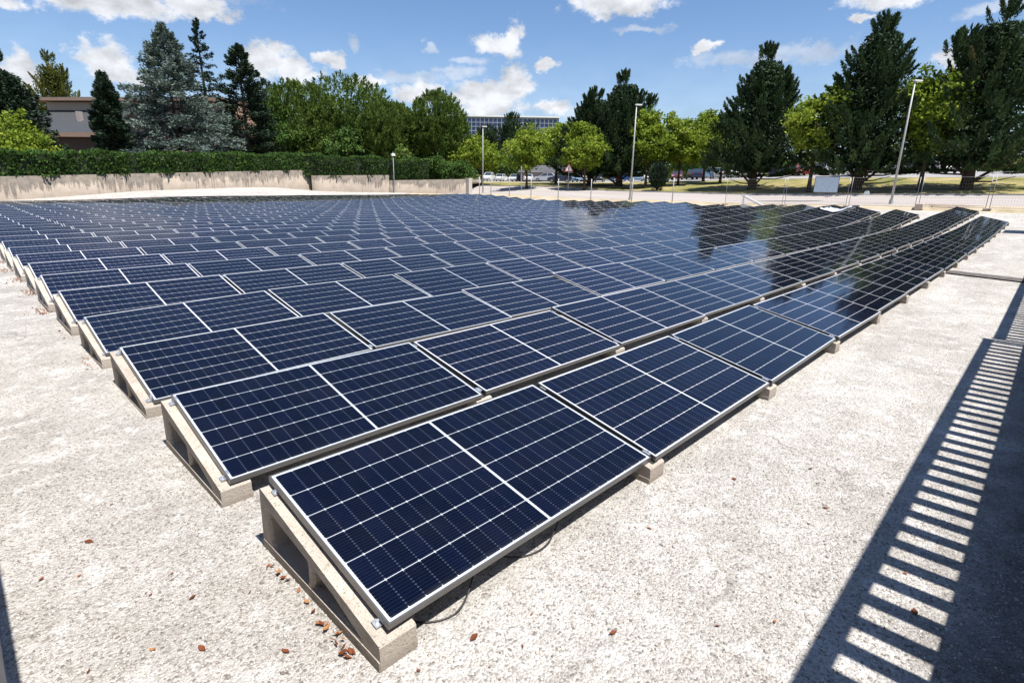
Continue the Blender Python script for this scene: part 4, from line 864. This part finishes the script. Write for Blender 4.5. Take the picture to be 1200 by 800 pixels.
# road signs
def roundsign(u, v, h, label):
    z = tzf(u, v); root = empty('road_sign', (u, v, z), label, 'road sign'); b = MB(); b.tube([(0, 0, -.1), (0, 0, h)], .035, 8); b.done('pole', M_POLE, root); return root
rs = roundsign(54.8, 43.0, 3.1, 'triangular red edged warning sign on a pole across the road'); a = R_(38)
Mr = Matrix.Rotation(a, 4, 'Z')
def tri(s, x): return [Mr @ Vector((x, p[0] * s, 2.65 + p[1] * s)) for p in ((-.58, -.35), (.58, -.35), (0, .65))]
def triplate(name, s, x0, x1, mat, par):
    b = MB(); f = [b.bm.verts.new(p) for p in tri(s, x0)]; k = [b.bm.verts.new(p) for p in tri(s, x1)]; b.bm.faces.new(f); b.bm.faces.new(k[::-1])
    for i in range(3): b.bm.faces.new((f[i], f[(i + 1) % 3], k[(i + 1) % 3], k[i]))
    return b.done(name, mat, par)
pl = triplate('plate', 1.0, -.07, -.04, plain('sign_red', (.42, .10, .06), .5), rs); triplate('face', .70, -.085, -.072, M_WHITE, pl)
b = MB(); b.box(-.098, -.087, -.05, .05, 2.50, 2.86, Mr); b.done('mark', M_CABLE, pl)
rs = roundsign(52.2, 48.6, 3.0, 'round road sign seen edge on across the road near the left lamp'); b = MB(); b.tube([(-.04, .03, 2.7), (-.06, .05, 2.7)], .32, 18); b.done('plate', M_POLE, rs)
# things lying at the far end of the field
sh = MB(); zz = .012; vs = []
Mx = panel_pose(4, 15)
for iy in range(8):
    for ix in range(8):
        x, y = .35 + ix * .24, -.70 + iy * .21; vs.append(sh.bm.verts.new(Mx @ Vector((x + .05 * math.sin(iy * 2), y + .12 * math.sin(ix * .9), .02 + .72 * max(0, -y) + .06 * abs(math.sin(ix * 1.3 + iy * 1.7))))))
for iy in range(7):
    for ix in range(7): sh.bm.faces.new((vs[iy * 8 + ix], vs[iy * 8 + ix + 1], vs[(iy + 1) * 8 + ix + 1], vs[(iy + 1) * 8 + ix]))
tag(sh.done('plastic_sheet', NT('milky_film').set((.62, .64, .70), .3, 0, .5)), 'crumpled milky plastic sheet lying on the last panels', 'plastic sheet')
br = empty('mounting_bracket', (39.0, 13.7, tzf(39.0, 13.7)), 'pale spare mounting bracket standing beyond the end of the rows', 'bracket'); Mb = Matrix.Rotation(R_(-40), 4, 'Z')
b = MB(); b.box(-.9, .9, -.04, .04, .02, .09, Mb); b.box(-.9, -.82, -.041, .041, .091, .85, Mb); b.done('base_bar', M_WHITE, br)
b = MB(); b.box(-1.02, 1.02, -.30, .30, -.03, .03, Mb @ Matrix.Translation((0, .0, .50)) @ Matrix.Rotation(R_(24), 4, 'Y')); b.done('top_bar', M_WHITE, br)
for k, (u, v, a, L, lab) in enumerate([(46.4, 3.9, 62, 3.6, 'long pale timber plank lying farthest beyond the mesh fence'), (45.6, 3.2, 70, 3.0, 'pale timber plank between two others beyond the mesh fence'), (44.6, 3.4, 50, 2.4, 'short pale timber plank lying nearest the mesh fence')]):
    b = MB(); b.box(-L / 2, L / 2, -.1, .1, 0, .07, None, .008); o = b.done('timber_plank', M_WOOD, None, (u, v, tzf(u, v) + .02)); o.rotation_euler.z = R_(-a); tag(o, lab, 'plank', 'loose timber planks')
b = MB(); b.box(-.22, .22, -.22, .22, 0, .38, None, .03); o = b.done('concrete_cube', M_WOOD, None, (42.6, 4.8, tzf(42.6, 4.8) + .02)); tag(o, 'small tan block by the foot of the mesh fence', 'block')

# ------------------------------------------------------------------ parked cars
def car_template():
    W = .87
    b = MB(); b.prism([(2.08, .34), (2.12, .55), (2.02, .74), (1.75, .84), (.98, .96), (-1.72, 1.00), (-2.02, .93), (-2.12, .62), (-2.06, .32), (-1.75, .22), (1.8, .22)], -W, W)
    bmesh.ops.bevel(b.bm, geom=list(b.bm.edges), offset=.055, segments=2, affect='EDGES', profile=.6); body = b.done('body'); me = {'body': body.data}; bpy.data.objects.remove(body)
    b = MB(); b.prism([(1.05, .94), (.30, 1.42), (-1.30, 1.46), (-1.86, .98)], -W + .05, W - .05, None, .20, (.94, 1.46)); o = b.done('windows'); me['windows'] = o.data; bpy.data.objects.remove(o)
    b = MB(); b.box(-1.30, .33, -.66, .66, 1.43, 1.50, bev=.03)
    for x0, x1 in ((1.02, .32), (-.35, -.42), (-1.82, -1.26)):
        for s in (-1, 1): b.tube([(x0, s * (W - .045), .95), (x1, s * .655, 1.44)], .035, 5)
    o = b.done('roof'); me['roof'] = o.data; bpy.data.objects.remove(o)
    b = MB(); b.tube([(0, -.10, 0), (0, .10, 0)], .31, 18); o = b.done('wheel'); me['wheel'] = o.data; bpy.data.objects.remove(o)
    b = MB(); b.tube([(0, -.106, 0), (0, .106, 0)], .19, 12); o = b.done('rim'); me['rim'] = o.data; bpy.data.objects.remove(o)
    b = MB(); b.box(1.93, 2.11, -.76, -.42, .60, .72, bev=.02); o = b.done('headlight'); me['headlight'] = o.data; bpy.data.objects.remove(o)
    b = MB(); b.box(-2.10, -1.97, -.80, -.55, .70, .90, bev=.02); o = b.done('tail_light'); me['tail_light'] = o.data; bpy.data.objects.remove(o)
    return me
CT = car_template(); M_TYRE = plain('tyre', (.02, .02, .02), .85); M_RIM = plain('rim', (.45, .46, .47), .35, .7); M_HL = NT('lamp_glass').set((.75, .78, .8), .1); M_TL = NT('tail_lamp').set((.35, .02, .02), .2)
for k, q in (('windows', M_GLASS), ('wheel', M_TYRE), ('rim', M_RIM), ('headlight', M_HL), ('tail_light', M_TL)): CT[k].materials.append(q)
PAINT = dict(white=(.78, .78, .77), silver=(.50, .52, .54), grey=(.22, .23, .24), black=(.02, .02, .022), blue=(.03, .09, .28), pale_blue=(.22, .38, .55), red=(.48, .03, .025), dark_red=(.12, .02, .02), green=(.02, .06, .035), dark_blue=(.012, .025, .07))
bodies = {}
def car(paint, u, v, rz, label, sx=1., sz=1.):
    if paint not in bodies:
        t = NT('car_paint_' + paint); t.set(PAINT[paint], .28, .0, .5); t.b.inputs['Coat Weight'].default_value = .6; t.b.inputs['Coat Roughness'].default_value = .05
        p = CT['body'].copy(); p.materials.append(t.m); q = CT['roof'].copy(); q.materials.append(t.m); bodies[paint] = (p, q)
    root = empty('parked_car', (u, v, tzf(u, v) + .02), label, 'car', 'cars in the car park', R_(rz)); root.scale = (sx, 1, sz)
    link('body', bodies[paint][0], None, root); link('roof', bodies[paint][1], None, root); link('windows', CT['windows'], None, root)
    for x in (1.32, -1.32):
        for y in (-.78, .78):
            w_ = link('wheel', CT['wheel'], None, root, (x, y, .31)); link('rim', CT['rim'], None, w_)
    for s in (1, -1):
        for nm in ('headlight', 'tail_light'):
            h = link(nm, CT[nm], None, root); h.scale.y = s
CARS = [('white', 86, 90.5, 1.10, 1.25), ('white', 86, 86.4, 1, 1), ('silver', 85, 81.6, 1, 1), ('grey', 90, 80.3, 1, 1), ('white', 85, 77.4, 1, 1), ('silver', 86, 73.7, 1.15, 1.1), ('dark_blue', 72, 58.6, .95, 1.03), ('pale_blue', 80, 61.7, 1, 1),
        ('white', 88, 65, 1.1, 1.2), ('black', 82, 57.9, 1, 1.05), ('blue', 85, 54.9, 1, 1), ('pale_blue', 82, 50.1, 1, 1), ('white', 88, 51.8, 1, 1), ('silver', 82, 46.1, 1, 1.05), ('dark_red', 84, 43.9, 1, 1), ('green', 85, 41.9, 1, 1),
        ('dark_blue', 83, 39.9, 1, 1.05), ('pale_blue', 88, 40.2, 1, 1.1), ('silver', 84, 37.2, 1, 1.05), ('white', 85, 34.9, 1, 1.15), ('white', 90, 35.6, 1.1, 1.45), ('white', 86, 32.4, 1, 1), ('blue', 84, 28.6, 1, 1), ('dark_blue', 88, 28.0, 1, 1),
        ('red', 85, 25.5, 1, 1), ('black', 87.5, 24.0, 1, 1.05), ('silver', 84, 21.6, 1.05, 1.05), ('white', 85, 19.0, 1, 1), ('white', 89, 17.6, 1, 1.1), ('silver', 84, 13.6, 1.1, 1), ('white', 87, 11.9, 1, 1.25), ('silver', 84, 9.4, 1, 1)]
CN = {'dark_blue': 'dark blue', 'pale_blue': 'pale blue', 'dark_red': 'dark red'}
for k, (c, u, v, sx, sz) in enumerate(CARS):
    nm = CN.get(c, c); kind = 'van' if sz > 1.3 else ('tall car' if sz > 1.12 else 'car')
    nb = CN.get(CARS[k - 1][0], CARS[k - 1][0]) if k else None
    lab = '%s %s, %s from the left in the car park' % (nm, kind, ORD[k] if k < 31 else 'last') + (', after a %s one' % nb if nb else '')
    car(c, u, v, random.Random(k).choice([205, 30, 28, 212, 118, 210]) + random.Random(k + 50).uniform(-6, 6), lab, sx, sz)

# ------------------------------------------------------------------ fallen leaves and loose stones
def leaf_mesh(seed):
    rg = random.Random(seed); b = bmesh.new(); n = 6; L = rg.uniform(.018, .046); W = L * rg.uniform(.26, .52); curl = rg.uniform(.001, .010); rows = []
    for k in range(n + 1):
        t = k / n; w = W * math.sin(math.pi * min(1, t * .96 + .02)) ** 1.35 * (1.25 - .5 * t); x = (t - .5) * L; z = curl * (2 * t - 1) ** 2 + .002
        rows.append([b.verts.new((x, -w / 2, z + w * .16)), b.verts.new((x, 0, z)), b.verts.new((x, w / 2, z + w * .16))])
    for r0, r1 in zip(rows, rows[1:]):
        for j in range(2): b.faces.new((r0[j], r0[j + 1], r1[j + 1], r1[j]))
    me = bpy.data.meshes.new('fallen_leaf'); b.to_mesh(me); b.free(); a = me.attributes.new('tint', 'FLOAT', 'POINT'); tv_ = rg.uniform(.05, .95); a.data.foreach_set('value', [tv_] * len(me.vertices)); me.materials.append(L_BROWN); return me
LM = [leaf_mesh(s) for s in range(9)]
LEAF_POS = [(-0.98, 1.65), (-0.62, 1.14), (-0.48, 0.98), (-0.5, 1.24), (-0.27, 0.82), (-0.7, 0.76), (-0.55, 0.62), (-0.92, 0.82), (-0.84, 1.55), (-0.3, 0.35), (0.05, -0.14), (0.33, -0.17), (0.62, -0.26), (0.45, -0.36), (1.62, -0.3), (2.55, -0.42), (1.18, -0.92), (1.4, -1.1), (2.62, -0.98), (1.72, -1.48), (1.95, -1.56), (2.25, -1.47), (2.7, -1.55), (1.32, -1.66), (3.1, -0.75), (4.4, -0.7), (5.3, -0.35), (0.8, -0.6), (-0.12, -0.1), (-0.75, 1.85), (-0.58, 2.2)]
for k, (u, v) in enumerate(LEAF_POS):
    o = link('fallen_leaf', LM[k % 9], None, None, (u, v, tzf(u, v) + .004)); o.rotation_euler = (random.uniform(-.25, .25), random.uniform(-.2, .2), random.uniform(0, 6.28)); s = random.uniform(.85, 1.25); o.scale = (s, s, s)
    tag(o, 'single curled brown leaf lying on the pale gravel', 'leaf', 'brown leaves scattered on the gravel')
rl = random.Random(5)
for k in range(26):
    t = rl.uniform(.05, .95); u = -.092 - abs(rl.gauss(0, .02)); v = .08 + t * .95
    o = link('fallen_leaf', LM[rl.randrange(9)], None, None, (u, v, tzf(u, v) + .006 + rl.uniform(0, .012))); o.rotation_euler = (rl.uniform(-.5, .5), rl.uniform(-.4, .4), rl.uniform(0, 6.28)); s = rl.uniform(.9, 1.4); o.scale = (s, s, s)
    tag(o, 'brown leaf gathered along the foot of the nearest ballast block', 'leaf', 'brown leaves gathered at the nearest block')
# drifts of dry leaves beside the left ends of the farther rows
V, T = [], []
rgl = np.random.default_rng(3)
for r in range(3, 16):
    n = 55 if r > 4 else 14; u = ROWU[r] - .13 + rgl.normal(0, .07, n) - .05 * (r > 7); v = ROWV[r] + rgl.uniform(-.15, .55, n); P = np.stack([u, v, tz(u, v) + rgl.uniform(.005, .03, n)], 1)
    p = cards(P, np.c_[rgl.normal(size=(n, 2)), rgl.normal(0, .25, n)], rgl.uniform(.025, .055, n), rgl.uniform(.012, .026, n), rgl.uniform(0, 1, n), rgl); V.append(p)
tag(foliage('leaf_litter', V, L_BROWN), 'drifts of dry brown leaves by the left ends of the rows', 'leaf litter', None, 'stuff')
# loose pale stones on the nearest gravel
n = 32000; rgp = np.random.default_rng(9); u = np.r_[rgp.uniform(-1.1, .1, n // 2), rgp.uniform(.0, 3.2, n // 2)]; v = np.r_[rgp.uniform(.0, 2.8, n // 2) ** 1.0, rgp.uniform(-2.2, .0, n // 2)]
ico = bmesh.new(); bmesh.ops.create_icosphere(ico, subdivisions=1, radius=1); iv = np.array([q.co[:] for q in ico.verts]); if_ = np.array([[q.index for q in f.verts] for f in ico.faces]); ico.free()
R0 = np.clip(rgp.lognormal(-6.0, .5, n), .0010, .0085); S = np.stack([rgp.uniform(.7, 1.4, n), rgp.uniform(.7, 1.4, n), rgp.uniform(.35, .7, n)], 1) * R0[:, None]; a = rgp.uniform(0, 6.28, n)
J = iv[None] * (1 + rgp.normal(0, .16, (n, len(iv), 1))) * S[:, None]; ca, sa = np.cos(a)[:, None], np.sin(a)[:, None]
PV = np.stack([J[..., 0] * ca - J[..., 1] * sa + u[:, None], J[..., 0] * sa + J[..., 1] * ca + v[:, None], J[..., 2] + (tz(u, v) + R0 * .25)[:, None]], -1).reshape(-1, 3)
PF = (if_[None] + (np.arange(n) * len(iv))[:, None, None]).reshape(-1, 3)
tp = NT('loose_stones'); at = tp.new('ShaderNodeAttribute'); at.attribute_name = 'tint'; tp.set(tp.ramp(at.outputs['Fac'], [(0, (.13, .11, .095)), (.3, (.36, .33, .30)), (1, (.60, .575, .545))]), .9, 0, .2)
tag(link('loose_gravel', raw_mesh('loose_gravel', PV, PF, None, None, np.repeat(rgp.uniform(0, 1, n), len(iv))), tp.m), 'loose pale stones strewn over the nearest gravel', 'gravel', None, 'stuff')
